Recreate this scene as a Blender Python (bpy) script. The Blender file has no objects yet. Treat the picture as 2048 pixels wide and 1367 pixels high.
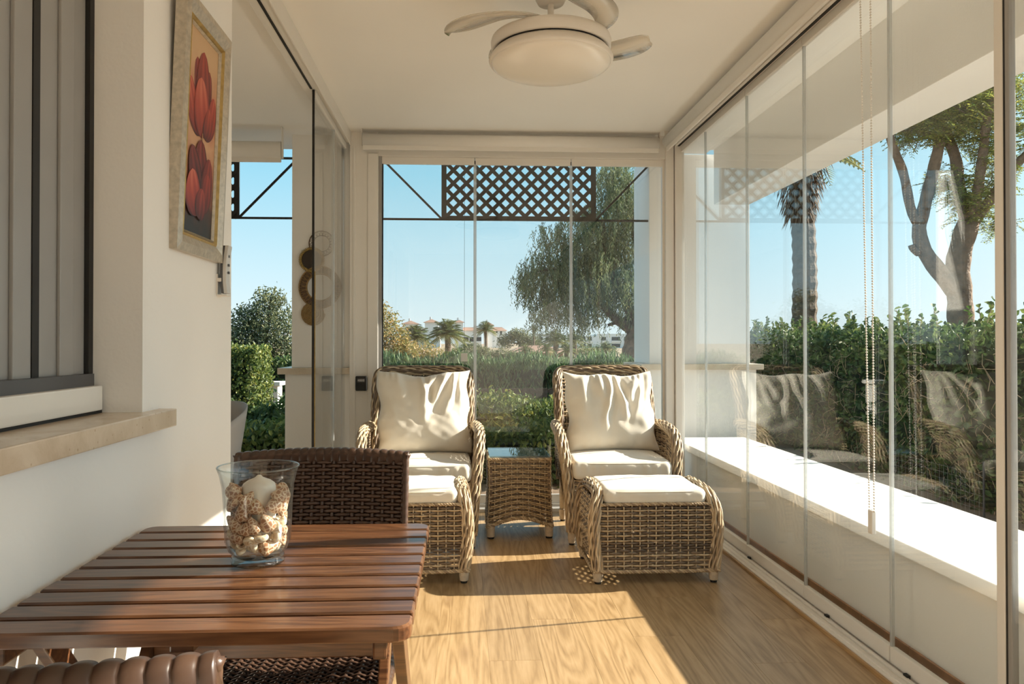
import bpy, bmesh, math, random
import numpy as np
from mathutils import Vector, Matrix

rng = np.random.default_rng(7)
random.seed(7)
PI = math.pi
SC = bpy.context.scene
COL = SC.collection

# ------------------------------------------------------------------ camera
cam_data = bpy.data.cameras.new('camera')
cam = bpy.data.objects.new('camera', cam_data)
COL.objects.link(cam)
cam.location = (0.0, 0.0, 1.2)
cam.rotation_euler = (math.radians(90.5), 0.0, math.radians(-2.64))
cam_data.sensor_width = 36.0
cam_data.lens = 1500.0 / 2048.0 * 36.0
cam_data.shift_x = 0.01457
cam_data.shift_y = -0.00566
cam_data.clip_end = 2000
SC.camera = cam

# ------------------------------------------------------------------ sun, sky, exposure
SUN_DIR = Vector((1.0, 0.18, 0.545)).normalized()
sun_data = bpy.data.lights.new('sun', 'SUN')
sun_data.energy = 9.5
sun_data.angle = math.radians(0.53)
sun_data.color = (1.0, 0.91, 0.77)
sun = bpy.data.objects.new('sun', sun_data)
sun.rotation_euler = (-SUN_DIR).to_track_quat('-Z', 'Y').to_euler()
COL.objects.link(sun)

world = bpy.data.worlds.new('sky')
SC.world = world
world.use_nodes = True
wn = world.node_tree
wn.nodes.clear()
w_out = wn.nodes.new('ShaderNodeOutputWorld')
w_bg = wn.nodes.new('ShaderNodeBackground')
w_tc = wn.nodes.new('ShaderNodeTexCoord')
w_sep = wn.nodes.new('ShaderNodeSeparateXYZ')
w_ramp = wn.nodes.new('ShaderNodeValToRGB')
w_dot = wn.nodes.new('ShaderNodeVectorMath'); w_dot.operation = 'DOT_PRODUCT'
w_dot.inputs[1].default_value = SUN_DIR
w_clamp = wn.nodes.new('ShaderNodeMath'); w_clamp.operation = 'MAXIMUM'; w_clamp.inputs[1].default_value = 0.0
w_pow = wn.nodes.new('ShaderNodeMath'); w_pow.operation = 'POWER'; w_pow.inputs[1].default_value = 5.0
w_glow = wn.nodes.new('ShaderNodeMath'); w_glow.operation = 'MULTIPLY'; w_glow.inputs[1].default_value = 0.95
w_add = wn.nodes.new('ShaderNodeVectorMath'); w_add.operation = 'ADD'
w_col = wn.nodes.new('ShaderNodeVectorMath'); w_col.operation = 'SCALE'; w_col.inputs[0].default_value = (1.0, 0.97, 0.9)
els = w_ramp.color_ramp.elements
els[0].position = 0.0; els[0].color = (0.55, 0.64, 0.66, 1)
els[1].position = 1.0; els[1].color = (0.11, 0.29, 0.48, 1)
for p, c in ((0.09, (0.42, 0.58, 0.64)), (0.22, (0.235, 0.48, 0.60)), (0.45, (0.16, 0.40, 0.56))):
    e = els.new(p); e.color = (*c, 1)
L = wn.links.new
L(w_tc.outputs['Generated'], w_sep.inputs[0]); L(w_sep.outputs[2], w_ramp.inputs[0])
L(w_tc.outputs['Generated'], w_dot.inputs[0]); L(w_dot.outputs['Value'], w_clamp.inputs[0])
L(w_clamp.outputs[0], w_pow.inputs[0]); L(w_pow.outputs[0], w_glow.inputs[0]); L(w_glow.outputs[0], w_col.inputs['Scale'])
L(w_ramp.outputs[0], w_add.inputs[0]); L(w_col.outputs[0], w_add.inputs[1])
L(w_add.outputs[0], w_bg.inputs[0]); w_bg.inputs[1].default_value = 0.96
L(w_bg.outputs[0], w_out.inputs[0])

SC.view_settings.view_transform = 'Standard'
SC.view_settings.look = 'None'
SC.view_settings.gamma = 1.0
SC.view_settings.exposure = 0.70
SC.view_settings.use_curve_mapping = False
SC.cycles.max_bounces = 8
SC.cycles.diffuse_bounces = 5
SC.cycles.glossy_bounces = 3
SC.cycles.transmission_bounces = 4
SC.cycles.transparent_max_bounces = 40
SC.cycles.sample_clamp_indirect = 6.0
SC.cycles.use_adaptive_sampling = True
SC.cycles.adaptive_threshold = 0.03

# ------------------------------------------------------------------ materials
def nodes_of(name):
    m = bpy.data.materials.new(name)
    m.use_nodes = True
    nt = m.node_tree
    b = nt.nodes['Principled BSDF']
    return m, nt, b, nt.nodes['Material Output']

def nd(nt, typ, **kw):
    n = nt.nodes.new('ShaderNode' + typ)
    for k, v in kw.items():
        if k in ('operation', 'blend_type', 'data_type', 'wave_type', 'feature', 'attribute_name', 'bands_direction', 'rings_direction', 'distance', 'mode'):
            setattr(n, k, v)
        else:
            n.inputs[k].default_value = v
    return n

def ramp(nt, stops):
    r = nt.nodes.new('ShaderNodeValToRGB')
    e = r.color_ramp.elements
    e[0].position, e[0].color = stops[0][0], (*stops[0][1], 1)
    e[1].position, e[1].color = stops[-1][0], (*stops[-1][1], 1)
    for p, c in stops[1:-1]:
        x = e.new(p); x.color = (*c, 1)
    return r

def plain(name, col, rough=0.5, metal=0.0, noise=0.0, nscale=8.0, bump=0.0, bscale=60.0, spec=None, coat=0.0, bdist=0.002):
    m, nt, b, o = nodes_of(name)
    b.inputs['Roughness'].default_value = rough
    b.inputs['Metallic'].default_value = metal
    if spec is not None: b.inputs['Specular IOR Level'].default_value = spec
    if coat: b.inputs['Coat Weight'].default_value = coat; b.inputs['Coat Roughness'].default_value = 0.15
    tc = nd(nt, 'TexCoord')
    n = nd(nt, 'TexNoise', Scale=nscale, Detail=5.0 if noise > 0.1 else 1.0)
    nt.links.new(tc.outputs['Object'], n.inputs['Vector'])
    k = noise
    r = ramp(nt, [(0.3, tuple(max(0, c * (1 - k)) for c in col)), (0.7, tuple(min(1, c * (1 + k)) for c in col))])
    nt.links.new(n.outputs['Fac'], r.inputs[0])
    nt.links.new(r.outputs[0], b.inputs['Base Color'])
    if bump:
        n2 = nd(nt, 'TexNoise', Scale=bscale, Detail=4.0 if bdist > 0.002 else 1.0)
        nt.links.new(tc.outputs['Object'], n2.inputs['Vector'])
        bp = nd(nt, 'Bump', Strength=bump, Distance=bdist)
        nt.links.new(n2.outputs['Fac'], bp.inputs['Height'])
        nt.links.new(bp.outputs[0], b.inputs['Normal'])
    return m

def toned(name, stops, rough=0.55, bump=0.0, bscale=200, translucent=0.0, spec=None, coat=0.0):
    """colour from the per-vertex 'tone' attribute (each strand, leaf or petal has its own)"""
    m, nt, b, o = nodes_of(name)
    a = nd(nt, 'Attribute', attribute_name='tone')
    r = ramp(nt, stops)
    nt.links.new(a.outputs['Fac'], r.inputs[0])
    nt.links.new(r.outputs[0], b.inputs['Base Color'])
    b.inputs['Roughness'].default_value = rough
    if spec is not None: b.inputs['Specular IOR Level'].default_value = spec
    if coat: b.inputs['Coat Weight'].default_value = coat
    if bump:
        tc = nd(nt, 'TexCoord')
        n2 = nd(nt, 'TexNoise', Scale=bscale, Detail=3.0)
        nt.links.new(tc.outputs['Object'], n2.inputs['Vector'])
        bp = nd(nt, 'Bump', Strength=bump, Distance=0.001)
        nt.links.new(n2.outputs['Fac'], bp.inputs['Height'])
        nt.links.new(bp.outputs[0], b.inputs['Normal'])
    if translucent:
        t = nd(nt, 'BsdfTranslucent')
        mx = nd(nt, 'MixShader', Fac=translucent)
        nt.links.new(r.outputs[0], t.inputs['Color'])
        nt.links.new(b.outputs[0], mx.inputs[1]); nt.links.new(t.outputs[0], mx.inputs[2])
        nt.links.new(mx.outputs[0], o.inputs['Surface'])
    return m

def glassy(name, tint=(1, 1, 1), f0=0.04, rough=0.0, haze=0.0, haze_col=(0.9, 0.9, 0.9)):
    """clear sheet: transparent body with a Fresnel (Schlick) reflection on each face"""
    m, nt, b, o = nodes_of(name)
    nt.nodes.remove(b)
    geo = nd(nt, 'NewGeometry')
    dot = nd(nt, 'VectorMath', operation='DOT_PRODUCT')
    nt.links.new(geo.outputs['Incoming'], dot.inputs[0]); nt.links.new(geo.outputs['Normal'], dot.inputs[1])
    ab = nd(nt, 'Math', operation='ABSOLUTE'); nt.links.new(dot.outputs['Value'], ab.inputs[0])
    om = nd(nt, 'Math', operation='SUBTRACT'); om.inputs[0].default_value = 1.0; nt.links.new(ab.outputs[0], om.inputs[1])
    pw = nd(nt, 'Math', operation='POWER'); nt.links.new(om.outputs[0], pw.inputs[0]); pw.inputs[1].default_value = 5.0
    ml = nd(nt, 'Math', operation='MULTIPLY_ADD'); nt.links.new(pw.outputs[0], ml.inputs[0])
    ml.inputs[1].default_value = 1 - f0; ml.inputs[2].default_value = f0
    tr = nd(nt, 'BsdfTransparent', Color=(*tint, 1))
    gl = nd(nt, 'BsdfGlossy', Roughness=rough)
    mx = nd(nt, 'MixShader')
    nt.links.new(ml.outputs[0], mx.inputs[0])
    body = tr.outputs[0]
    if haze:
        df = nd(nt, 'BsdfDiffuse', Color=(*haze_col, 1))
        m2 = nd(nt, 'MixShader', Fac=haze)
        nt.links.new(tr.outputs[0], m2.inputs[1]); nt.links.new(df.outputs[0], m2.inputs[2])
        body = m2.outputs[0]
    nt.links.new(body, mx.inputs[1]); nt.links.new(gl.outputs[0], mx.inputs[2])
    nt.links.new(mx.outputs[0], o.inputs['Surface'])
    return m

def wood(name, c0, c1, c2, scale=(14, 1.2, 14), rough=0.35, coat=0.0, knots=0.0, axis='Y', vary=0.12, bump=0.08, rings=16, fine=9):
    """grain stretched along the piece; each piece has its own cut (Object Info random)"""
    m, nt, b, o = nodes_of(name)
    tc = nd(nt, 'TexCoord'); oi = nd(nt, 'ObjectInfo')
    mul = nd(nt, 'Math', operation='MULTIPLY'); nt.links.new(oi.outputs['Random'], mul.inputs[0]); mul.inputs[1].default_value = 57.0
    cmb = nd(nt, 'CombineXYZ')
    for i in range(3): nt.links.new(mul.outputs[0], cmb.inputs[i])
    add = nd(nt, 'VectorMath', operation='ADD')
    nt.links.new(tc.outputs['Object'], add.inputs[0]); nt.links.new(cmb.outputs[0], add.inputs[1])
    mp = nd(nt, 'Mapping'); mp.inputs['Scale'].default_value = scale
    nt.links.new(add.outputs[0], mp.inputs[0])
    n1 = nd(nt, 'TexNoise', Scale=1.0, Detail=2.0, Distortion=0.6); nt.links.new(mp.outputs[0], n1.inputs['Vector'])
    rg = nd(nt, 'Math', operation='MULTIPLY'); nt.links.new(n1.outputs['Fac'], rg.inputs[0]); rg.inputs[1].default_value = float(rings)
    fr = nd(nt, 'Math', operation='PINGPONG'); nt.links.new(rg.outputs[0], fr.inputs[0]); fr.inputs[1].default_value = 1.0
    mp2 = nd(nt, 'Mapping'); mp2.inputs['Scale'].default_value = tuple(s * fine for s in scale)
    nt.links.new(add.outputs[0], mp2.inputs[0])
    n2 = nd(nt, 'TexNoise', Scale=1.0, Detail=3.0); nt.links.new(mp2.outputs[0], n2.inputs['Vector'])
    mixf = nd(nt, 'Math', operation='MULTIPLY_ADD'); nt.links.new(fr.outputs[0], mixf.inputs[0]); mixf.inputs[1].default_value = 0.35
    sc2 = nd(nt, 'Math', operation='MULTIPLY'); nt.links.new(n2.outputs['Fac'], sc2.inputs[0]); sc2.inputs[1].default_value = 0.65
    nt.links.new(sc2.outputs[0], mixf.inputs[2])
    r = ramp(nt, [(0.25, c0), (0.5, c1), (0.75, c2)])
    nt.links.new(mixf.outputs[0], r.inputs[0])
    hsv = nd(nt, 'HueSaturation')
    vm = nd(nt, 'MapRange'); nt.links.new(oi.outputs['Random'], vm.inputs[0]); vm.inputs[3].default_value = 1 - vary; vm.inputs[4].default_value = 1 + vary
    nt.links.new(vm.outputs[0], hsv.inputs['Value']); nt.links.new(r.outputs[0], hsv.inputs['Color'])
    last = hsv.outputs[0]
    if knots:
        mp3 = nd(nt, 'Mapping'); mp3.inputs['Scale'].default_value = (5.0, 1.3, 5.0); nt.links.new(add.outputs[0], mp3.inputs[0])
        vo = nd(nt, 'TexVoronoi', Scale=1.0); nt.links.new(mp3.outputs[0], vo.inputs['Vector'])
        kr = ramp(nt, [(0.03, (0.30, 0.2, 0.13)), (0.16, (1, 1, 1))]); nt.links.new(vo.outputs['Distance'], kr.inputs[0])
        mk = nd(nt, 'MixRGB', blend_type='MULTIPLY'); mk.inputs[0].default_value = knots
        nt.links.new(last, mk.inputs[1]); nt.links.new(kr.outputs[0], mk.inputs[2]); last = mk.outputs[0]
    nt.links.new(last, b.inputs['Base Color'])
    b.inputs['Roughness'].default_value = rough
    if coat: b.inputs['Coat Weight'].default_value = coat; b.inputs['Coat Roughness'].default_value = 0.12
    if bump:
        bp = nd(nt, 'Bump', Strength=bump, Distance=0.001)
        nt.links.new(mixf.outputs[0], bp.inputs['Height']); nt.links.new(bp.outputs[0], b.inputs['Normal'])
    return m

M = {}
M['wall'] = plain('painted_plaster', (0.87, 0.85, 0.815), 0.85, noise=0.015, nscale=3, bump=0.25, bscale=90)
M['ceiling'] = plain('ceiling_paint', (0.90, 0.875, 0.83), 0.9, noise=0.01, nscale=2)
M['alu'] = plain('white_aluminium', (0.80, 0.765, 0.71), 0.38, noise=0.01)
M['alu_grey'] = plain('grey_aluminium', (0.33, 0.32, 0.305), 0.4, metal=0.1, noise=0.03)
M['black'] = plain('black_rubber', (0.012, 0.011, 0.010), 0.6, noise=0.1)
M['glass'] = glassy('window_glass', (0.975, 0.985, 0.98), f0=0.055)
M['seal'] = glassy('clear_seal_strip', (0.80, 0.83, 0.84), f0=0.12, rough=0.12, haze=0.42, haze_col=(0.80, 0.83, 0.84))
M['vase_glass'] = glassy('vase_glass', (0.97, 0.985, 0.98), f0=0.055)
M['vase_base'] = glassy('vase_base_glass', (0.86, 0.90, 0.89), f0=0.12)
M['acrylic'] = glassy('clear_acrylic', (0.93, 0.90, 0.85), f0=0.06, rough=0.1, haze=0.38, haze_col=(0.85, 0.80, 0.72))
M['tabletop_glass'] = glassy('table_glass', (0.80, 0.9, 0.88), f0=0.10)
M['oak'] = wood('oak_laminate', (0.285, 0.178, 0.080), (0.390, 0.255, 0.124), (0.455, 0.308, 0.162), scale=(6, 0.42, 6), rings=30, fine=20, rough=0.40, knots=0.4, vary=0.06, bump=0.0)
M['oak_trim'] = wood('oak_edge_trim', (0.36, 0.21, 0.09), (0.44, 0.27, 0.12), (0.50, 0.31, 0.15), rough=0.4)
M['dark_wood'] = wood('oiled_acacia', (0.060, 0.024, 0.011), (0.105, 0.043, 0.018), (0.155, 0.068, 0.029), scale=(1.6, 18, 18), rough=0.30, coat=0.2, vary=0.14)
WK = [(0.0, (0.12, 0.085, 0.060)), (0.3, (0.235, 0.17, 0.115)), (0.55, (0.41, 0.295, 0.18)), (0.8, (0.53, 0.40, 0.25)), (1.0, (0.62, 0.50, 0.345))]
M['wicker'] = toned('natural_wicker', WK, 0.5, bump=0.25, bscale=300)
M['wicker_core'] = plain('wicker_core', (0.17, 0.11, 0.065), 0.7, noise=0.2, nscale=40)
M['wrap'] = plain('wrapped_cane', (0.55, 0.45, 0.33), 0.55, noise=0.15, nscale=60)
M['rattan'] = toned('brown_rattan', [(0.0, (0.038, 0.019, 0.012)), (0.5, (0.072, 0.038, 0.024)), (1.0, (0.115, 0.064, 0.042))], 0.36, bump=0.1, bscale=120)
M['rattan_core'] = plain('rattan_frame', (0.05, 0.027, 0.018), 0.4, noise=0.2)
M['grey_metal'] = plain('grey_painted_metal', (0.10, 0.10, 0.105), 0.4, metal=0.4, noise=0.05)
M['iron'] = plain('dark_brown_iron', (0.020, 0.015, 0.012), 0.5, noise=0.1)

def fabric():
    m, nt, b, o = nodes_of('cream_canvas')
    tc = nd(nt, 'TexCoord')
    n = nd(nt, 'TexNoise', Scale=6.0, Detail=4.0); nt.links.new(tc.outputs['Object'], n.inputs['Vector'])
    r = ramp(nt, [(0.3, (0.70, 0.64, 0.54)), (0.7, (0.76, 0.71, 0.62))]); nt.links.new(n.outputs['Fac'], r.inputs[0])
    nt.links.new(r.outputs[0], b.inputs['Base Color'])
    b.inputs['Roughness'].default_value = 0.9
    b.inputs['Sheen Weight'].default_value = 0.2
    mp = nd(nt, 'Mapping'); mp.inputs['Scale'].default_value = (90, 90, 420); nt.links.new(tc.outputs['Object'], mp.inputs[0])
    n2 = nd(nt, 'TexNoise', Scale=1.0, Detail=2.0); nt.links.new(mp.outputs[0], n2.inputs['Vector'])
    bp = nd(nt, 'Bump', Strength=0.18, Distance=0.001); nt.links.new(n2.outputs['Fac'], bp.inputs['Height'])
    nt.links.new(bp.outputs[0], b.inputs['Normal'])
    return m
M['fabric'] = fabric()

def stone(name, c0, c1, c2):
    m, nt, b, o = nodes_of(name)
    tc = nd(nt, 'TexCoord')
    n = nd(nt, 'TexNoise', Scale=5.0, Detail=8.0, Roughness=0.65, Distortion=0.8); nt.links.new(tc.outputs['Object'], n.inputs['Vector'])
    r = ramp(nt, [(0.3, c0), (0.55, c1), (0.75, c2)]); nt.links.new(n.outputs['Fac'], r.inputs[0])
    v = nd(nt, 'TexVoronoi', Scale=38.0); nt.links.new(tc.outputs['Object'], v.inputs['Vector'])
    k = ramp(nt, [(0.05, (0.55, 0.42, 0.30)), (0.14, (1, 1, 1))]); nt.links.new(v.outputs['Distance'], k.inputs[0])
    mk = nd(nt, 'MixRGB', blend_type='MULTIPLY'); mk.inputs[0].default_value = 0.5
    nt.links.new(r.outputs[0], mk.inputs[1]); nt.links.new(k.outputs[0], mk.inputs[2])
    nt.links.new(mk.outputs[0], b.inputs['Base Color'])
    b.inputs['Roughness'].default_value = 0.22
    return m
M['sill'] = stone('cream_marble', (0.52, 0.40, 0.28), (0.66, 0.54, 0.41), (0.74, 0.63, 0.50))
M['cap'] = stone('cap_stone', (0.55, 0.45, 0.33), (0.64, 0.55, 0.43), (0.70, 0.62, 0.50))
M['ledge'] = plain('ledge_white_stone', (0.86, 0.84, 0.80), 0.5, noise=0.02)
M['terracotta'] = plain('terracotta', (0.30, 0.145, 0.065), 0.5, noise=0.25, nscale=14)
M['soil'] = plain('garden_soil', (0.18, 0.12, 0.075), 0.95, noise=0.4, nscale=1.2)
M['sand'] = plain('dry_sand', (0.27, 0.20, 0.13), 0.95, noise=0.25, nscale=0.15)
M['bark'] = plain('bark', (0.215, 0.145, 0.10), 0.9, noise=0.35, nscale=9, bump=0.9, bscale=22, bdist=0.03)
M['bark_dark'] = plain('dark_bark', (0.12, 0.085, 0.06), 0.9, noise=0.35, nscale=7, bump=0.9, bscale=16, bdist=0.03)
M['twig'] = plain('twig', (0.36, 0.27, 0.17), 0.9, noise=0.3, nscale=20)
def leafmat(n, a, b_, c, tr=0.34):
    k = lambda q: tuple(min(1, x * 1.3) for x in q)
    return toned(n, [(0.0, k(a)), (0.5, k(b_)), (1.0, k(c))], 0.55, translucent=tr)
M['hedge_leaf'] = leafmat('hedge_leaf', (0.022, 0.042, 0.014), (0.058, 0.098, 0.028), (0.17, 0.20, 0.06))
M['bush_leaf'] = leafmat('bush_leaf', (0.03, 0.052, 0.016), (0.095, 0.135, 0.032), (0.29, 0.27, 0.065))
M['oleander_leaf'] = leafmat('oleander_leaf', (0.03, 0.07, 0.025), (0.09, 0.15, 0.06), (0.24, 0.30, 0.13))
M['pepper_leaf'] = leafmat('pepper_leaf', (0.05, 0.075, 0.04), (0.13, 0.165, 0.08), (0.32, 0.33, 0.15))
M['olive_leaf'] = leafmat('olive_leaf', (0.035, 0.055, 0.03), (0.10, 0.12, 0.06), (0.27, 0.26, 0.12))
M['acacia_leaf'] = leafmat('acacia_leaf', (0.06, 0.11, 0.025), (0.17, 0.22, 0.045), (0.42, 0.38, 0.09), 0.45)
M['autumn_leaf'] = leafmat('autumn_leaf', (0.08, 0.11, 0.03), (0.26, 0.21, 0.07), (0.48, 0.27, 0.10))
M['palm_leaf'] = leafmat('palm_leaf', (0.025, 0.05, 0.02), (0.075, 0.105, 0.04), (0.28, 0.27, 0.10))
M['dead_frond'] = leafmat('dead_frond', (0.06, 0.04, 0.025), (0.14, 0.09, 0.055), (0.25, 0.17, 0.10), 0.1)
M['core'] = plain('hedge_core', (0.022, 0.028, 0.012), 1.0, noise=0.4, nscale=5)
M['house'] = plain('white_render', (0.80, 0.78, 0.75), 0.9, noise=0.02)
M['roof'] = plain('clay_roof', (0.26, 0.155, 0.11), 0.85, noise=0.2, nscale=0.4)
M['dark_glass'] = plain('dark_window', (0.03, 0.035, 0.04), 0.25, noise=0.1)
M['gold'] = plain('gilded_wood', (0.42, 0.29, 0.10), 0.35, metal=0.4, noise=0.25, nscale=40)
M['silver_frame'] = plain('champagne_frame', (0.50, 0.44, 0.35), 0.32, metal=0.35, noise=0.18, nscale=70)
M['mirror'] = plain('mirror_glass', (0.75, 0.75, 0.75), 0.03, metal=1.0)
M['fan_white'] = plain('fan_lacquer', (0.78, 0.73, 0.66), 0.35, noise=0.01)
M['dome'] = plain('opal_diffuser', (0.82, 0.77, 0.69), 0.22, noise=0.01)
M['candle'] = plain('white_wax', (0.85, 0.80, 0.72), 0.4, noise=0.02)
M['chair_grey'] = plain('grey_plastic', (0.40, 0.385, 0.37), 0.6, noise=0.03)
M['remote'] = plain('remote_grey', (0.62, 0.60, 0.57), 0.35, noise=0.02)
M['straw'] = plain('woven_straw', (0.30, 0.19, 0.075), 0.7, noise=0.3, nscale=90)
M['straw_dark'] = plain('dark_woven_cane', (0.12, 0.07, 0.04), 0.7, noise=0.35, nscale=120)
M['digit'] = plain('white_print', (0.75, 0.75, 0.73), 0.5)

# ------------------------------------------------------------------ mesh builder
class MB:
    def __init__(s):
        s.v, s.q, s.t, s.tone, s.n = [], [], [], [], 0
    def add(s, V, quads=None, tris=None, tone=0.5):
        V = np.asarray(V, float).reshape(-1, 3)
        s.v.append(V)
        s.tone.append(np.full(len(V), tone) if np.isscalar(tone) else np.asarray(tone, float))
        if quads is not None and len(quads): s.q.append(np.asarray(quads, int).reshape(-1, 4) + s.n)
        if tris is not None and len(tris): s.t.append(np.asarray(tris, int).reshape(-1, 3) + s.n)
        s.n += len(V)
        return s
    def box(s, x0, x1, y0, y1, z0, z1, tone=0.5):
        V = [(x, y, z) for x in (x0, x1) for y in (y0, y1) for z in (z0, z1)]
        return s.add(V, [(0, 1, 3, 2), (4, 6, 7, 5), (0, 4, 5, 1), (2, 3, 7, 6), (0, 2, 6, 4), (1, 5, 7, 3)], tone=tone)
    def bar(s, a, b, w, h, tone=0.5, up=(0, 0, 1)):
        """rectangular bar from a to b: w across, h along up"""
        a, b = Vector(a), Vector(b); d = (b - a).normalized()
        side = d.cross(Vector(up))
        if side.length < 1e-4: side = d.cross(Vector((0, 1, 0)))
        side.normalize(); u = side.cross(d)
        V = [p + side * sx * w / 2 + u * sz * h / 2 for p in (a, b) for sx, sz in ((-1, -1), (1, -1), (1, 1), (-1, 1))]
        return s.add([tuple(v) for v in V], [(0, 1, 2, 3), (7, 6, 5, 4), (0, 4, 5, 1), (1, 5, 6, 2), (2, 6, 7, 3), (3, 7, 4, 0)], tone=tone)
    def sweep(s, P, U, W, prof, tone=0.5, closed_prof=True, caps=True):
        P, U, W = (np.asarray(a, float) for a in (P, U, W)); n = len(P)
        pr = np.asarray(prof, float)
        if pr.ndim == 2: pr = np.repeat(pr[None], n, 0)
        k = pr.shape[1]
        V = P[:, None] + pr[:, :, :1] * U[:, None] + pr[:, :, 1:] * W[:, None]
        i = np.arange(n - 1)[:, None] * k; j = np.arange(k if closed_prof else k - 1)[None]
        jn = (j + 1) % k
        Q = np.stack([i + j, i + jn, i + k + jn, i + k + j], -1).reshape(-1, 4)
        tn = tone if np.isscalar(tone) else np.repeat(np.asarray(tone, float), k)
        base = s.n
        s.add(V.reshape(-1, 3), Q, tone=tn)
        if caps and closed_prof and k in (3, 4):
            f = np.array([list(range(k))[::-1], [(n - 1) * k + x for x in range(k)]]) + base
            (s.q if k == 4 else s.t).append(f)
        elif caps and closed_prof:
            T = [(0, x + 1, x) for x in range(1, k - 1)] + [((n - 1) * k, (n - 1) * k + x, (n - 1) * k + x + 1) for x in range(1, k - 1)]
            s.t.append(np.array(T) + base)
        return s
    def tube(s, P, r, k=8, tone=0.5, caps=True):
        P = np.asarray(P, float); U, W, _ = frames(P)
        a = np.arange(k) * 2 * PI / k
        c = np.stack([np.cos(a), np.sin(a)], -1)
        r = np.full(len(P), r) if np.isscalar(r) else np.asarray(r, float)
        return s.sweep(P, U, W, r[:, None, None] * c[None], tone, caps=caps)
    def lathe(s, prof, k=32, tone=0.5, center=(0, 0, 0)):
        pr = np.asarray(prof, float); n = len(pr); a = np.arange(k) * 2 * PI / k
        V = np.stack([pr[:, :1] * np.cos(a), pr[:, :1] * np.sin(a), np.repeat(pr[:, 1:], k, 1)], -1) + np.array(center)
        i = np.arange(n - 1)[:, None] * k; j = np.arange(k)[None]; jn = (j + 1) % k
        return s.add(V.reshape(-1, 3), np.stack([i + j, i + jn, i + k + jn, i + k + j], -1).reshape(-1, 4), tone=tone)
    def build(s, name, mat, parent=None, smooth=False, bevel=0.0, seg=2, shade_angle=None):
        V = np.concatenate(s.v)
        q = np.concatenate(s.q) if s.q else np.zeros((0, 4), int)
        t = np.concatenate(s.t) if s.t else np.zeros((0, 3), int)
        me = bpy.data.meshes.new(name)
        me.vertices.add(len(V)); me.vertices.foreach_set('co', V.ravel())
        nl = q.size + t.size
        me.loops.add(nl); me.polygons.add(len(q) + len(t))
        me.loops.foreach_set('vertex_index', np.concatenate([q.ravel(), t.ravel()]).astype(np.int32))
        me.polygons.foreach_set('loop_start', np.concatenate([np.arange(len(q)) * 4, q.size + np.arange(len(t)) * 3]).astype(np.int32))
        me.update(calc_edges=True)
        me.validate()
        if bevel:
            bm = bmesh.new(); bm.from_mesh(me)
            bmesh.ops.recalc_face_normals(bm, faces=bm.faces)
            bmesh.ops.bevel(bm, geom=list(bm.edges), offset=bevel, segments=seg, profile=0.6, affect='EDGES', clamp_overlap=True)
            bm.to_mesh(me); bm.free()
        else:
            tn = np.concatenate(s.tone)
            if tn.std() > 1e-6 or abs(tn.mean() - 0.5) > 1e-6:
                at = me.attributes.new('tone', 'FLOAT', 'POINT'); at.data.foreach_set('value', tn.astype(np.float32))
        me.polygons.foreach_set('use_smooth', np.full(len(me.polygons), bool(smooth)))
        if isinstance(mat, str): mat = M[mat]
        me.materials.append(mat)
        return link(name, me, parent)

def link(name, data, parent=None):
    o = bpy.data.objects.new(name, data)
    COL.objects.link(o)
    if parent is not None: o.parent = parent
    return o

def frames(P):
    P = np.asarray(P, float)
    T = np.gradient(P, axis=0); T /= np.linalg.norm(T, axis=1)[:, None] + 1e-12
    U = np.zeros_like(P)
    ref = np.array([0, 0, 1.0]) if abs(T[0][2]) < 0.9 else np.array([0, 1.0, 0])
    u = np.cross(T[0], ref); u /= np.linalg.norm(u)
    for i in range(len(P)):
        u = u - T[i] * (u @ T[i]); u /= np.linalg.norm(u) + 1e-12; U[i] = u
    return U, np.cross(T, U), T

def spline(pts, n):
    """Catmull-Rom through pts, resampled to n evenly spaced points"""
    p = np.asarray(pts, float)
    p = np.vstack([2 * p[0] - p[1], p, 2 * p[-1] - p[-2]])
    out = []
    for i in range(1, len(p) - 2):
        t = np.linspace(0, 1, 24, endpoint=False)[:, None]
        a, b, c, d = p[i - 1], p[i], p[i + 1], p[i + 2]
        out.append(0.5 * ((2 * b) + (c - a) * t + (2 * a - 5 * b + 4 * c - d) * t ** 2 + (3 * b - a - 3 * c + d) * t ** 3))
    out = np.vstack(out + [p[-2][None]])
    s = np.r_[0, np.cumsum(np.linalg.norm(np.diff(out, axis=0), axis=1))]
    q = np.linspace(0, s[-1], n)
    return np.stack([np.interp(q, s, out[:, k]) for k in range(out.shape[1])], -1)

def empty(name, loc=(0, 0, 0), rz=0.0):
    o = bpy.data.objects.new(name, None); COL.objects.link(o)
    o.location = loc; o.rotation_euler = (0, 0, rz); o.empty_display_size = 0.1
    return o

def tag(o, label, cat, group=None):
    o['label'] = label; o['category'] = cat
    if group: o['group'] = group
    return o

def struct(o, label=None):
    o['kind'] = 'structure'
    if label: o['label'] = label
    return o

def kids(o): return [c for c in COL.objects if c.parent == o]

def copy_tree(o, parent=None):
    c = o.copy(); COL.objects.link(c)
    c.parent = parent
    for ch in KIDS.get(o.name, kids(o)): copy_tree(ch, c)
    return c
KIDS = {}

def boxobj(name, mat, x0, x1, y0, y1, z0, z1, parent=None, bevel=0.0):
    return MB().box(x0, x1, y0, y1, z0, z1).build(name, mat, parent, bevel=bevel)
# ================================================================== THE SETTING
CEIL = 2.70
XL, XG = -0.82, 1.585          # left wall face, right glass
YE, YC = 5.42, 2.70            # end glass, house corner
YB = -1.9                      # back of the terrace, behind the camera

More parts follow.
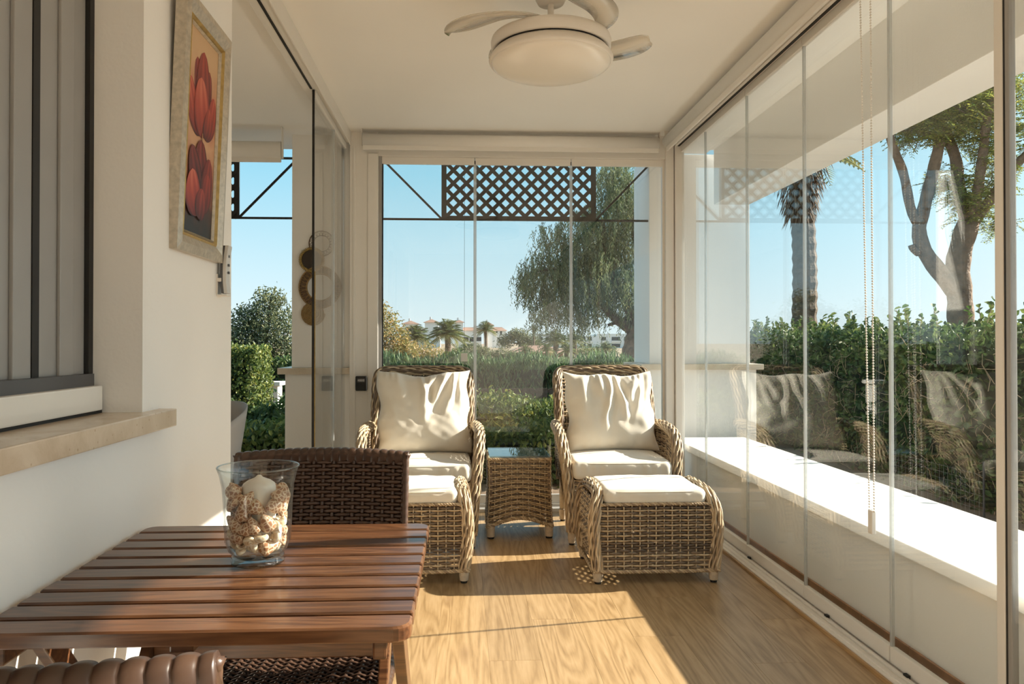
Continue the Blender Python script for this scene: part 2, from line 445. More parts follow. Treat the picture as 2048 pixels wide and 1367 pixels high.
# ---- floor of oak planks
fl = struct(empty('floor', (0, 0, 0)), 'light oak laminate floor')
MB().box(-3.6, 1.49, YB, 5.32, -0.06, -0.012).build('screed', 'sand', fl)
pm = {}
for Lp in (1.30,):
    mb = MB().box(-0.09905, 0.09905, 0, Lp - 0.0005, -0.012, 0.0)
    o = mb.build('plank', 'oak', fl, bevel=0.0006, seg=1)
    pm[Lp] = o.data
    first_plank = o
xs = np.arange(1.391, -3.5, -0.1985)
fp_used = False
for i, x in enumerate(xs):
    y = YB - ((i * 0.47 + random.uniform(0, 0.18)) % 1.2) - 0.03
    while y < 5.32:
        if x < XL - 0.1 and y + 1.3 < YC: y += 1.30; continue
        if not fp_used: o = first_plank; fp_used = True
        else: o = link('plank', pm[1.30], fl)
        y0 = max(y, YB)
        o.location = (x, y0, 0)
        Ln = min(y + 1.30, 5.32) - y0
        if Ln < 1.299: o.scale = (1, Ln / 1.30, 1)
        y += 1.30

# ---- ceiling, walls
struct(boxobj('ceiling', 'ceiling', -3.6, 1.96, YB, 5.75, CEIL, CEIL + 0.15), 'cream plastered terrace ceiling')
wl = MB()
wl.box(-1.10, XL, YB, -0.6, 0, CEIL).box(-1.10, XL, -0.6, 1.964, 0, 1.0).box(-1.10, XL, -0.6, 1.964, 2.45, CEIL).box(-1.10, XL, 1.964, YC, 0, CEIL)
wl.box(-3.6, -1.10, YC - 0.25, YC, 0, CEIL)
struct(wl.build('wall_left', 'wall'), 'white plastered house wall with window recess')
struct(boxobj('wall_back', 'wall', -1.1, 1.9, YB - 0.15, YB, 0, CEIL), 'white wall at the back of the terrace')
struct(boxobj('wall_far_left', 'wall', -3.7, -3.6, YC - 0.25, 5.4, 0, CEIL), 'white wall of the side room')

# ---- low parapet wall outside the right glazing, with slab ledge
wr = struct(empty('wall_right'), 'low white parapet wall with a broad sunlit ledge')
MB().box(1.665, 2.17, YB, 5.75, -0.15, 0.405).build('parapet', 'wall', wr)
y = YB
for Ls in (1.0, 1.0, 1.0, 1.0, 1.0, 1.0, 1.0, 0.70):
    MB().box(1.632, 2.205, y, y + Ls - 0.003, 0.408, 0.46).build('ledge_slab', 'ledge', wr, bevel=0.004)
    y += Ls
tile = None
y = YB
while y < 5.70:
    if tile is None:
        tile = MB().box(0, 0.011, 0.002, 0.328, -0.02, 0.072).build('skirting_tile', 'terracotta', wr, bevel=0.003)
        o = tile
    else: o = link('skirting_tile', tile.data, wr)
    o.location = (1.6535, y, 0); y += 0.33
struct(boxobj('trim_1', 'terracotta', 1.60, 1.6535, YB, 5.75, -0.15, -0.005), 'brown tiled gap beside the track')

# ---- roof beam outside the right glazing, corner columns
struct(boxobj('beam', 'wall', 1.955, 2.23, YB, 5.75, 2.275, CEIL + 0.15, bevel=0.004), 'white roof beam above the ledge')
struct(boxobj('fascia_beam', 'wall', -3.6, 1.955, 5.75, 5.95, 2.72, CEIL + 0.15), 'white beam above the end glazing')
def column(name, x0, x1, y0, y1, px0, px1, py0, py1, zc, label):
    c = struct(empty(name), label)
    MB().box(px0, px1, py0, py1, -0.15, zc - 0.045).build('pedestal', 'wall', c, bevel=0.004)
    MB().box(px0 - 0.045, px1 + 0.045, py0 - 0.045, py1 + 0.02, zc - 0.045, zc).build('cap_stone', 'cap', c, bevel=0.004)
    MB().box(x0, x1, y0, y1, zc, CEIL + 0.02).build('shaft', 'wall', c, bevel=0.004)
    return c
column('column_right', 1.50, 2.32, 5.96, 6.5, 1.46, 2.36, 5.93, 6.53, 1.03, 'white corner column right of the end glazing')
column('column_left', -1.228, -0.80, 5.46, 6.1, -1.27, -0.76, 5.44, 6.13, 1.02, 'white column carrying the round wall mirrors')

# ---- end glazing
w2 = struct(empty('window_2'), 'frameless glass end wall of three panes')
xe = [-0.585, 0.09, 0.788, 1.46]
for a, b in zip(xe[:-1], xe[1:]):
    MB().box(a + 0.004, b - 0.004, YE - 0.005, YE + 0.005, 0.10, 2.50).build('pane', 'glass', w2)
    MB().box(a + 0.004, b - 0.004, YE - 0.012, YE + 0.012, 0.045, 0.105).build('bottom_profile', 'alu', w2, bevel=0.003)
    MB().box(a + 0.004, b - 0.004, YE - 0.012, YE + 0.012, 2.485, 2.535).build('top_profile', 'alu', w2, bevel=0.003)
for x in xe[1:-1]:
    MB().box(x - 0.011, x + 0.011, YE - 0.007, YE + 0.007, 0.10, 2.49).build('joint_strip', 'seal', w2, bevel=0.003)
MB().box(-0.80, 1.53, 5.32, 5.50, -0.02, 0.022).box(-0.80, 1.53, 5.40, 5.415, 0.022, 0.04).build('bottom_track', 'alu', w2)
MB().box(-0.80, 1.53, 5.37, 5.50, 2.535, CEIL).build('top_track', 'alu', w2)
MB().box(-0.60, -0.578, 5.395, 5.445, 0.02, 2.54).build('side_profile', 'alu_grey', w2, bevel=0.002)
MB().box(-0.577, -0.570, 5.41, 5.43, 0.1, 2.5).build('side_seal', 'black', w2)
MB().box(1.455, 1.47, 5.40, 5.44, 0.02, 2.54).build('side_profile', 'alu', w2, bevel=0.002)
pl = struct(empty('trim_2'), 'beige post left of the end glazing')
MB().box(-0.80, -0.60, 5.36, 5.46, 0.0, CEIL).build('post', 'alu', pl, bevel=0.003)
MB().box(-0.672, -0.602, 5.35, 5.36, 0.0, 2.545).build('cover_strip', 'alu', pl, bevel=0.002)
MB().box(-0.775, -0.758, 5.352, 5.36, 0.0, 2.6).build('cover_strip', 'alu', pl, bevel=0.002)
struct(MB().box(1.47, 1.53, 5.36, 5.46, 0.0, CEIL).build('trim_3', 'alu', bevel=0.004), 'beige corner post right of the end glazing')
struct(MB().box(1.535, 1.60, 5.34, 5.42, 0.0, CEIL).build('trim_4', 'alu', bevel=0.004), 'beige end post of the side glazing')

# ---- right glazing
w3 = struct(empty('window_3'), 'frameless glass side wall of tall panes')
ys = [5.335, 4.82, 4.107, 3.405, 2.707, 2.12, 1.40, 0.70, 0.0, -0.70, -1.40, -1.88]
for k, (a, b) in enumerate(zip(ys[:-1], ys[1:])):
    MB().box(XG - 0.005, XG + 0.005, b + 0.004, a - 0.004, 0.075, 2.58).build('pane', 'glass', w3)
    MB().box(XG - 0.012, XG + 0.012, b + 0.003, a - 0.003, 0.022, 0.082).build('bottom_profile', 'alu', w3, bevel=0.004)
    MB().box(XG - 0.012, XG + 0.012, b + 0.003, a - 0.003, 2.575, 2.617).build('top_profile', 'alu', w3, bevel=0.003)
for y in ys[1:-1]:
    if y == 2.12: continue
    MB().box(XG - 0.0065, XG + 0.0065, y - 0.007, y + 0.007, 0.08, 2.577).build('joint_strip', 'seal', w3, bevel=0.003)
MB().box(XG - 0.013, XG + 0.013, 2.112, 2.147, 0.075, 2.58).build('door_stile', 'alu', w3, bevel=0.004)
MB().box(XG - 0.010, XG + 0.010, 2.104, 2.112, 0.075, 2.58).build('stile_gasket', 'black', w3)
MB().box(XG - 0.011, XG + 0.011, 2.088, 2.104, 0.075, 2.58).build('door_stile', 'alu_grey', w3, bevel=0.003)
tk = MB().box(1.50, 1.56, YB, 5.34, -0.02, 0.018).box(1.56, 1.61, YB, 5.34, -0.02, 0.006).box(1.516, 1.524, YB, 5.34, 0.018, 0.024).box(1.545, 1.56, YB, 5.34, 0.018, 0.026)
tk.build('bottom_track', 'alu', w3)
MB().box(1.561, 1.572, YB, 5.34, 0.006, 0.012).build('track_groove', 'black', w3)
MB().box(1.49, 1.50, YB, 5.34, -0.02, 0.014).build('floor_trim', 'oak_trim', w3, bevel=0.003)
MB().box(1.535, 1.625, YB, 5.36, 2.622, CEIL).build('top_track', 'alu', w3, bevel=0.003)
MB().box(1.552, 1.566, YB, 5.36, 2.6175, 2.6222).build('track_groove', 'black', w3)
for y in (4.03, 3.16, 2.58, 1.7):
    MB().box(1.556, 1.568, y - 0.012, y + 0.012, 0.012, 0.034).build('clip', 'black', w3)

# ---- left glazing: one leaf still closed, the rest slid away
w4 = struct(empty('window_4'), 'glass panes of the left partition')
XLG = -0.835
yl = [4.24, 4.88, 5.35]
for a, b in zip(yl[:-1], yl[1:]):
    MB().box(XLG - 0.005, XLG + 0.005, a + 0.004, b - 0.004, 0.075, 2.58).build('pane', 'glass', w4)
    MB().box(XLG - 0.012, XLG + 0.012, a + 0.003, b - 0.003, 0.022, 0.082).build('bottom_profile', 'alu', w4, bevel=0.003)
    MB().box(XLG - 0.012, XLG + 0.012, a + 0.003, b - 0.003, 2.575, 2.617).build('top_profile', 'alu', w4, bevel=0.003)
MB().box(XLG - 0.009, XLG + 0.009, 4.871, 4.889, 0.08, 2.577).build('joint_strip', 'seal', w4, bevel=0.003)
MB().box(XLG - 0.006, XLG + 0.006, 4.232, 4.242, 0.022, 2.617).build('edge_gasket', 'black', w4)
MB().box(XLG + 0.004, XLG + 0.011, 4.243, 4.249, 0.08, 1.6).build('edge_strip', 'gold', w4)
MB().box(-0.895, -0.80, YC, 5.36, 2.622, CEIL).box(-0.80, -0.792, YC, 5.36, 2.605, CEIL).build('top_track', 'alu', w4, bevel=0.003)
MB().box(-0.852, -0.840, YC, 4.226, 2.6175, 2.6222).build('track_groove', 'black', w4)
MB().box(-0.87, -0.80, YC, 5.36, -0.012, 0.016).build('bottom_track', 'alu', w4)

# ---- window in the house wall
w1 = struct(empty('window_1'), 'white sliding window in the house wall')
MB().box(-0.975, -0.91, -0.6, 1.945, 1.030, 1.092).build('bottom_rail', 'alu', w1, bevel=0.004)
MB().box(-1.0, -0.918, -0.6, 1.958, 1.018, 1.031).build('rail_gap', 'black', w1)
MB().box(-0.985, -0.93, -0.6, 1.942, 1.092, 1.122).build('rail_gasket', 'grey_metal', w1)
MB().box(-1.04, -0.944, 1.942, 1.964, 1.02, 2.45).build('jamb_gap', 'black', w1)
MB().box(-1.03, -0.955, 1.735, 1.942, 1.12, 2.45).build('stile', 'alu_grey', w1, bevel=0.004)
MB().box(-0.955, -0.946, 1.81, 1.87, 1.12, 2.45).build('stile_rib', 'alu_grey', w1, bevel=0.003)
MB().box(-1.00, -0.953, 1.708, 1.735, 1.12, 2.45).build('stile_gasket', 'black', w1)
MB().box(-1.035, -0.965, 1.575, 1.708, 1.12, 2.45).build('stile', 'alu_grey', w1, bevel=0.004)
MB().box(-0.965, -0.955, 1.64, 1.708, 1.12, 2.45).build('stile_rib', 'alu_grey', w1, bevel=0.003)
MB().box(-1.035, -0.985, -0.6, 1.545, 1.12, 1.24).build('sash_rail', 'alu_grey', w1, bevel=0.004)
MB().box(-1.01, -1.00, -0.6, 1.545, 1.24, 2.45).build('pane', 'dark_glass', w1)
MB().box(-1.09, -1.07, -0.6, 1.96, 1.0, 2.45).build('shutter_panel', 'alu_grey', w1)
MB().box(-1.06, -0.775, -0.62, 2.077, 0.975, 1.022).build('stone_sill', 'sill', w1, bevel=0.003)

# ---- ground outside
struct(boxobj('ground', 'sand', -500, 700, 6.0, 900, -0.5, -0.16), 'dry sandy ground beyond the garden')
gd = MB().box(2.17, 60, -40, 40, -0.5, -0.1).box(-60, 2.17, 5.75, 40, -0.5, -0.1)
struct(gd.build('garden_ground', 'soil'), 'dark garden soil around the terrace')
# ================================================================== WICKER
def weave(mb, S, nu, nv, w, th, amp, tones, stake=0.0036, stake_tone=0.92, ns=4):
    """strands woven over and under the stakes of the surface S(u, v)"""
    e = 1e-3
    def fr(u, v):
        P = S(u, v)
        du = S(np.clip(u + e, 0, 1), v) - S(np.clip(u - e, 0, 1), v)
        dv = S(u, np.clip(v + e, 0, 1)) - S(u, np.clip(v - e, 0, 1))
        N = np.cross(du, dv); N /= np.linalg.norm(N, axis=1)[:, None] + 1e-12
        T = dv / (np.linalg.norm(dv, axis=1)[:, None] + 1e-12)
        A = du / (np.linalg.norm(du, axis=1)[:, None] + 1e-12)
        return P, A, T, N
    base_prof = np.array([(-w, 0), (0, -th), (w, 0), (0, th)])
    for j in range(nv):
        u = np.linspace(0, 1, nu * ns + 1); v = np.full_like(u, (j + 0.5) / nv)
        P, A, T, N = fr(u, v)
        P = P + N * (amp * np.cos(PI * (u * nu + j)))[:, None]
        prof = base_prof[None] * np.stack([0.85 + 0.32 * np.sin(PI * u * nu) ** 2, np.ones_like(u)], -1)[:, None]
        mb.sweep(P, T, N, prof, tone=np.clip(tones[j] + 0.08 * np.sin(u * nu * 1.7 + j * 2.1), 0, 1), caps=False)
    for k in range(nu + 1):
        v = np.linspace(0, 1, 2 * nv + 1); u = np.full_like(v, k / nu)
        P, A, T, N = fr(u, v)
        P = P - N * (0.6 * amp * np.cos(PI * (k + v * nv - 0.5)))[:, None]
        mb.sweep(P, A, N, [(-stake, 0), (0, -stake * 0.8), (stake, 0), (0, stake * 0.8)], tone=stake_tone, caps=False)
    return mb

def row_tones(nv, seed, bias=0.0):
    r = np.random.default_rng(seed)
    t = np.where((np.arange(nv) % 2 == 0) ^ (r.random(nv) < 0.15), r.uniform(0.0, 0.22, nv), r.uniform(0.58, 0.92, nv))
    return np.clip(t + bias, 0, 1)

def braid(mb, pts, R, m=11, seed=0, pitch=0.115, step=0.0075, twist=0.9, bias=0.0):
    m = 17
    """thick plaited roll: m strands wandering over each other round a core"""
    ln = np.linalg.norm(np.diff(np.asarray(pts, float), axis=0), axis=1).sum()
    n = max(8, int(ln * 1.05 / step))
    P = spline(pts, n); U, W, T = frames(P)
    s = np.r_[0, np.cumsum(np.linalg.norm(np.diff(P, axis=0), axis=1))]
    r = np.random.default_rng(seed)
    for i in range(m):
        ph = i * PI + r.uniform(-0.5, 0.5)
        th = 2 * PI * i / m + twist * s / 0.3 + 0.13 * np.sin(2 * PI * s / pitch + ph)
        rad = R * (0.95 + 0.075 * np.cos(2 * PI * s / pitch + ph + 0.9))
        d = U * np.cos(th)[:, None] + W * np.sin(th)[:, None]
        tg = np.cross(T, d)
        hw = 1.35 * PI * R / m
        tn = r.choice([0.2, 0.38, 0.55, 0.65, 0.75, 0.85, 0.95]) + bias
        mb.sweep(P + d * rad[:, None], tg, d, [(-hw, 0), (0, -0.003), (hw, 0), (0, 0.0042)], tone=np.clip(tn + 0.07 * np.sin(s * 60 + i), 0, 1))
    return P

def core_tube(pts, R, name, parent):
    mb = MB(); ln = np.linalg.norm(np.diff(np.asarray(pts, float), axis=0), axis=1).sum()
    mb.tube(spline(pts, max(6, int(ln / 0.03))), R * 0.84, 8)
    return mb.build(name, 'wicker_core', parent, smooth=True)

def wrapped_foot(x, y, z1, parent, r0=0.026, r1=0.020):
    prof = []; n = 12
    for i in range(n + 1):
        t = i / n; r = r1 + (r0 - r1) * t; z = 0.012 + (z1 - 0.012) * t
        prof += [(r, z), (r + 0.0022, z + (z1 - 0.012) / n * 0.5)]
    prof = [(0.001, 0.012)] + prof + [(0.001, z1 + 0.005)]
    f = MB().lathe(prof, 14, center=(x, y, 0)).build('leg', 'wrap', parent, smooth=True)
    MB().lathe([(0.001, 0.0), (r1 - 0.004, 0.0), (r1 - 0.002, 0.014), (0.001, 0.014)], 14, center=(x, y, 0)).build('rubber_foot', 'black', f)
    return f

def twist_edge(mb, pts, r=0.007, turns=0.045, seed=1, k=3):
    ln = np.linalg.norm(np.diff(np.asarray(pts, float), axis=0), axis=1).sum()
    P = spline(pts, max(8, int(ln / 0.008))); U, W, T = frames(P)
    s = np.r_[0, np.cumsum(np.linalg.norm(np.diff(P, axis=0), axis=1))]
    for i in range(k):
        a = 2 * PI * (s / turns + i / k)
        mb.tube(P + (U * np.cos(a)[:, None] + W * np.sin(a)[:, None]) * r * 0.75, r * 0.62, 5, tone=[0.85, 0.45, 0.7][i % 3])

# ---------------------------------------------------------------- cushions
def grid_faces(n, m, off=0, flip=False):
    i, j = np.meshgrid(np.arange(n - 1), np.arange(m - 1), indexing='ij')
    a = (i * m + j).ravel() + off
    q = np.stack([a, a + m, a + m + 1, a + 1], -1)
    return q[:, ::-1] if flip else q

def wob(x, y, seed):
    r = np.random.default_rng(int(seed)); z = np.zeros_like(x)
    for _ in range(7):
        k = r.uniform(3, 15); a = r.uniform(0, 2 * PI); p = r.uniform(0, 6.28)
        z += np.sin(x * k * np.cos(a) * 2 + y * k * np.sin(a) * 2 + p) / k
    return z

def box_cushion(name, parent, a, b, h, r=0.035, crown=0.018, seed=3, loc=(0, 0, 0), pucker=0.004):
    """box cushion with rounded edges: a, b half sizes, h thickness"""
    n = 44
    t = np.sin(np.linspace(-PI / 2, PI / 2, n)) * 0.5 + np.linspace(-1, 1, n) * 0.5
    U, V = np.meshgrid(t, t, indexing='ij')
    bm = bmesh.new(); cache = {}
    pts = []
    faces = []
    off = 0
    for ax in range(3):
        for sg in (-1, 1):
            q = np.zeros((n, n, 3)); q[..., ax] = sg; q[..., (ax + 1) % 3] = U; q[..., (ax + 2) % 3] = V
            pts.append(q.reshape(-1, 3)); faces.append(grid_faces(n, n, off, flip=(sg < 0))); off += n * n
    p = np.concatenate(pts); half = np.array([a, b, h / 2]); P = p * half
    inner = np.clip(P, -(half - r), half - r); d = P - inner
    ln = np.linalg.norm(d, axis=1)[:, None]
    P = inner + np.where(ln > 1e-9, d / np.maximum(ln, 1e-9) * r, 0)
    x, y, z = p[:, 0], p[:, 1], p[:, 2]
    cr = (1 - x ** 2) * (1 - y ** 2)
    P[:, 2] += np.sign(z) * crown * cr * np.abs(z) + 0.004 * wob(x * 0.8, y * 0.8, seed)
    # puckers along the piped front and back edges
    edge = np.exp(-((np.abs(y) - 1) / 0.12) ** 2) * np.exp(-((z - 0.35) / 0.6) ** 2)
    P[:, 1] += pucker * edge * np.sin(x * 21 + 3 * np.sin(x * 5 + seed)) * np.sign(y)
    P[:, 1] += np.sign(y) * 0.008 * (1 - x ** 2) * np.abs(y) ** 3
    mb = MB().add(P, np.concatenate(faces))
    o = mb.build(name, 'fabric', parent, smooth=True)
    bm.from_mesh(o.data); bmesh.ops.remove_doubles(bm, verts=bm.verts, dist=1e-5); bm.to_mesh(o.data); bm.free()
    o.data.polygons.foreach_set('use_smooth', np.ones(len(o.data.polygons), bool))
    o.location = loc
    # piping round the top edge
    s = np.linspace(0, 2 * PI, 120)
    c, sn = np.cos(s), np.sin(s)
    ex = 6
    px = a * 0.985 * np.sign(c) * np.abs(c) ** (2 / ex); py = (b * 0.985 + 0.004) * np.sign(sn) * np.abs(sn) ** (2 / ex)
    pz = np.full_like(px, h / 2 - 0.012)
    MB().tube(np.stack([px, py, pz], -1), 0.0032, 6).build('piping', 'fabric', o, smooth=True)
    return o

def pillow(name, parent, a, c, T, folds, seed, loc, tilt, rz=0.0):
    """loose back pillow: x across, z up, front towards -y; gathered along the top seam"""
    n = 90
    u = np.linspace(-1, 1, n); U, V = np.meshgrid(u, u, indexing='ij')
    den = np.clip((1 - U ** 4) * (1 - V ** 4), 0, 1) ** 0.5
    X = a * U * (1 - 0.055 * (1 - V ** 2)); Z = c * V * (1 - 0.05 * (1 - U ** 2))
    Z = Z + 0.02 * (U ** 2) * (V > 0) * V + 0.012 * np.sin(U * 5 + seed) * np.clip(V, 0, 1) ** 2 * (1 - U ** 2)
    X = X + 0.010 * np.sin(V * 7 + seed * 1.3) * np.abs(U) ** 6
    Z = Z - 0.014 * (1 - U ** 2) * (V < 0) * V ** 2 * (0)
    F = 0
    for (u0, sl, w, A, v0) in folds:
        lin = U - u0 - sl * (1 - V) - 0.05 * np.sin(V * 4 + u0 * 9)
        env = 1 / (1 + np.exp(-(V - v0) * 7))
        F = F + A * (np.exp(-(lin / w) ** 2) - 0.8 * np.exp(-((lin - 1.5 * w) / (1.1 * w)) ** 2)) * env
    # short gathers right at the seams
    F = F + 0.012 * np.sin(U * 26 + 4 * np.sin(U * 7 + seed)) * np.exp(-((1 - V) / 0.16) ** 2)
    F = F + 0.009 * np.sin(U * 22 + seed) * np.exp(-((1 + V) / 0.12) ** 2) + 0.008 * np.sin(V * 20 + seed) * np.exp(-((1 - np.abs(U)) / 0.14) ** 2)
    F = F + 0.008 * wob(U, V, seed)
    bulge = 0.72 + 0.28 * (1 - V) / 2
    Yf = -T * den * bulge - F * den
    Yb = T * 0.55 * den
    P = np.concatenate([np.stack([X, Yf, Z], -1).reshape(-1, 3), np.stack([X, Yb, Z], -1).reshape(-1, 3)])
    mb = MB().add(P, np.concatenate([grid_faces(n, n, 0), grid_faces(n, n, n * n, True)]))
    o = mb.build(name, 'fabric', parent, smooth=True)
    bm = bmesh.new(); bm.from_mesh(o.data); bmesh.ops.remove_doubles(bm, verts=bm.verts, dist=1e-5)
    bmesh.ops.recalc_face_normals(bm, faces=bm.faces); bm.to_mesh(o.data); bm.free()
    o.data.polygons.foreach_set('use_smooth', np.ones(len(o.data.polygons), bool))
    o.location = loc; o.rotation_euler = (tilt, 0, rz)
    s = np.linspace(0, 2 * PI, 160)
    return o

# ---------------------------------------------------------------- wicker armchair
BACK_PTS = [(0.50, 0.30), (0.535, 0.45), (0.575, 0.62), (0.625, 0.80), (0.69, 0.93), (0.745, 0.985)]   # (y, z) of the reclined back
BK = spline(np.array([(y, z, 0) for y, z in BACK_PTS]), 60)
ARM = [(0.335, 0.575, 0.655), (0.350, 0.43, 0.662), (0.355, 0.27, 0.655), (0.352, 0.13, 0.630), (0.345, 0.045, 0.565), (0.330, 0.008, 0.46), (0.315, 0.0, 0.30), (0.300, 0.0, 0.078)]

def make_armchair():
    root = empty('wicker_armchair')
    # front posts running up into the armrests
    for sg in (-1, 1):
        pts = [(sg * x, y, z) for x, y, z in ARM]
        mb = MB(); braid(mb, pts, 0.031, 11, seed=20 + sg)
        a = mb.build('arm', 'wicker', root, smooth=True)
        core_tube(pts, 0.031, 'arm_core', a)
    # back frame
    side = [(0.30, y, z) for y, z in BACK_PTS]
    ln = [(-0.31, y, z) for y, z in BACK_PTS[:-1]] + [(-0.30, 0.735, 0.985), (-0.262, 0.765, 1.008)] + [(x, 0.775 + 0.02 * (1 - (x / 0.26) ** 2), 1.012) for x in (-0.15, 0.0, 0.15)] + [(0.262, 0.765, 1.008), (0.30, 0.735, 0.985)] + [(0.31, y, z) for y, z in BACK_PTS[:-1][::-1]]
    mb = MB(); braid(mb, ln, 0.030, 11, seed=5)
    bf = mb.build('back_frame', 'wicker', root, smooth=True)
    core_tube(ln, 0.030, 'back_core', bf)
    # back panel
    def SB(u, v):
        i = np.clip(v, 0, 1) * 59
        y = np.interp(i, np.arange(60), BK[:, 0]); z = np.interp(i, np.arange(60), BK[:, 1])
        x = (u * 2 - 1) * 0.30
        return np.stack([x, y + 0.045 * (1 - (x / 0.31) ** 2), z], -1)
    mb = MB(); weave(mb, SB, 14, 56, 0.0062, 0.0026, 0.0050, row_tones(56, 11, -0.08))
    mb.build('back_weave', 'wicker', root, smooth=True)
    # side panels under the arms
    ap = spline(np.array(ARM), 80)
    for sg in (-1, 1):
        def SS(u, v, sg=sg):
            y = 0.015 + u * 0.55
            top = np.interp(y, ap[::-1, 1], ap[::-1, 2]) - 0.01
            xt = np.interp(y, ap[::-1, 1], ap[::-1, 0])
            f = np.clip((y - 0.03) / 0.30, 0, 1)
            bot = 0.085 + 0.25 * f * f * (3 - 2 * f)
            bot = np.minimum(bot, top - 0.02)
            z = bot + (top - bot) * v
            x = 0.300 + (xt - 0.300) * np.clip((z - 0.08) / 0.45, 0, 1)
            return np.stack([sg * x, y, z], -1)
        mb = MB(); weave(mb, SS, 13, 40, 0.0056, 0.0024, 0.004, row_tones(40, 31 + sg), ns=4)
        twist_edge(mb, SS(np.linspace(0, 1, 12), np.zeros(12)), 0.006)
        mb.build('side_weave', 'wicker', root, smooth=True)
    # front apron
    def SF(u, v):
        x = (u * 2 - 1) * 0.285
        return np.stack([x, np.full_like(x, 0.0) - 0.004, 0.085 + v * 0.30], -1)
    mb = MB(); weave(mb, SF, 14, 24, 0.0053, 0.0026, 0.0050, row_tones(24, 41))
    twist_edge(mb, [(-0.315, -0.02, 0.078), (-0.15, -0.014, 0.074), (0, -0.012, 0.074), (0.15, -0.014, 0.074), (0.315, -0.02, 0.078)], 0.0085)
    mb.build('front_weave', 'wicker', root, smooth=True)
    # seat deck
    MB().box(-0.30, 0.30, 0.005, 0.56, 0.362, 0.385).build('seat_deck', 'wicker_core', root, bevel=0.006)
    for sg in (-1, 1):
        MB().tube([(sg * 0.29, 0.02, 0.10), (sg * 0.29, 0.3, 0.34), (sg * 0.29, 0.52, 0.36)], 0.012, 8).build('side_rail', 'wicker_core', root, smooth=True)
        mb = MB(); mb.tube([(sg * 0.29, 0.55, 0.40), (sg * 0.29, 0.585, 0.2), (sg * 0.285, 0.60, 0.075)], 0.020, 10)
        mb.build('rear_post', 'wrap', root, smooth=True)
        wrapped_foot(sg * 0.300, 0.0, 0.078, root)
        wrapped_foot(sg * 0.285, 0.60, 0.078, root)
    return root

def make_ottoman():
    root = empty('wicker_ottoman')
    D = 0.44
    for sg in (-1, 1):
        pts = [(sg * 0.293, 0, 0.066), (sg * 0.307, 0, 0.17), (sg * 0.312, 0, 0.28), (sg * 0.303, 0.006, 0.37), (sg * 0.285, 0.045, 0.425), (sg * 0.277, 0.13, 0.442),
               (sg * 0.277, D - 0.13, 0.442), (sg * 0.285, D - 0.045, 0.425), (sg * 0.303, D - 0.006, 0.37), (sg * 0.312, D, 0.28), (sg * 0.307, D, 0.17), (sg * 0.293, D, 0.066)]
        mb = MB(); braid(mb, pts, 0.029, 11, seed=60 + sg)
        a = mb.build('side_frame', 'wicker', root, smooth=True)
        core_tube(pts, 0.029, 'side_core', a)
        def SS(u, v, sg=sg):
            y = 0.0 + u * D; z = 0.07 + v * 0.34
            return np.stack([sg * (0.293 + 0.018 * np.sin(np.clip(v, 0, 1) * PI * 0.8)), y, z], -1) if False else np.stack([sg * (0.294 + 0.018 * np.sin(v * PI * 0.8)), y, z], -1)
        mb = MB(); weave(mb, SS, 11, 27, 0.0053, 0.0026, 0.0050, row_tones(27, 71 + sg))
        twist_edge(mb, [(sg * 0.318, -0.01, 0.066), (sg * 0.312, D / 2, 0.062), (sg * 0.318, D + 0.01, 0.066)], 0.0085)
        mb.build('side_weave', 'wicker', root, smooth=True)
    for yy, nm, sgn in ((0.0, 'front_weave', -1), (D, 'rear_weave', 1)):
        def SF(u, v, yy=yy, sgn=sgn):
            x = (u * 2 - 1) * 0.285 * (-sgn)
            return np.stack([x, np.full_like(x, yy) + sgn * 0.006, 0.068 + v * 0.325], -1)
        mb = MB(); weave(mb, SF, 14, 26, 0.0053, 0.0026, 0.0052, row_tones(26, 81))
        twist_edge(mb, [(-0.32, yy + sgn * 0.022, 0.066), (-0.15, yy + sgn * 0.014, 0.060), (0, yy + sgn * 0.012, 0.060), (0.15, yy + sgn * 0.014, 0.060), (0.32, yy + sgn * 0.022, 0.066)], 0.0085)
        twist_edge(mb, [(-0.28, yy + sgn * 0.006, 0.392), (0, yy + sgn * 0.006, 0.394), (0.28, yy + sgn * 0.006, 0.392)], 0.007)
        mb.build(nm, 'wicker', root, smooth=True)
    MB().box(-0.27, 0.27, 0.02, D - 0.02, 0.355, 0.378).build('top_deck', 'wicker_core', root, bevel=0.006)
    for sx in (-1, 1):
        for y in (0.0, D): wrapped_foot(sx * 0.293, y, 0.062, root)
    return root

def register(root):
    KIDS[root.name] = kids(root)
    for c in KIDS[root.name]:
        KIDS[c.name] = kids(c)
        for g in KIDS[c.name]: KIDS[g.name] = []

ch1 = make_armchair(); register(ch1)
ot1 = make_ottoman(); register(ot1)
ch2 = copy_tree(ch1); ot2 = copy_tree(ot1)
ch1.location = (0.950, 4.44, 0); ch1.rotation_euler.z = math.radians(-1.0)
ch2.location = (-0.245, 4.38, 0); ch2.rotation_euler.z = math.radians(1.5)
ot1.location = (0.968, 3.725, 0); ot1.rotation_euler.z = math.radians(0.3)
ot2.location = (-0.285, 3.765, 0); ot2.rotation_euler.z = math.radians(1.0)
G = 'wicker armchairs by the end glazing'
tag(ch1, 'natural wicker armchair right of the little glass-topped table', 'armchair', G)
tag(ch2, 'natural wicker armchair left of the little glass-topped table', 'armchair', G)
tag(ot1, 'wicker ottoman standing in full view before the armchair nearer the side glazing', 'ottoman', 'wicker ottomans')
tag(ot2, 'wicker ottoman half hidden behind the dark brown dining chair', 'ottoman', 'wicker ottomans')

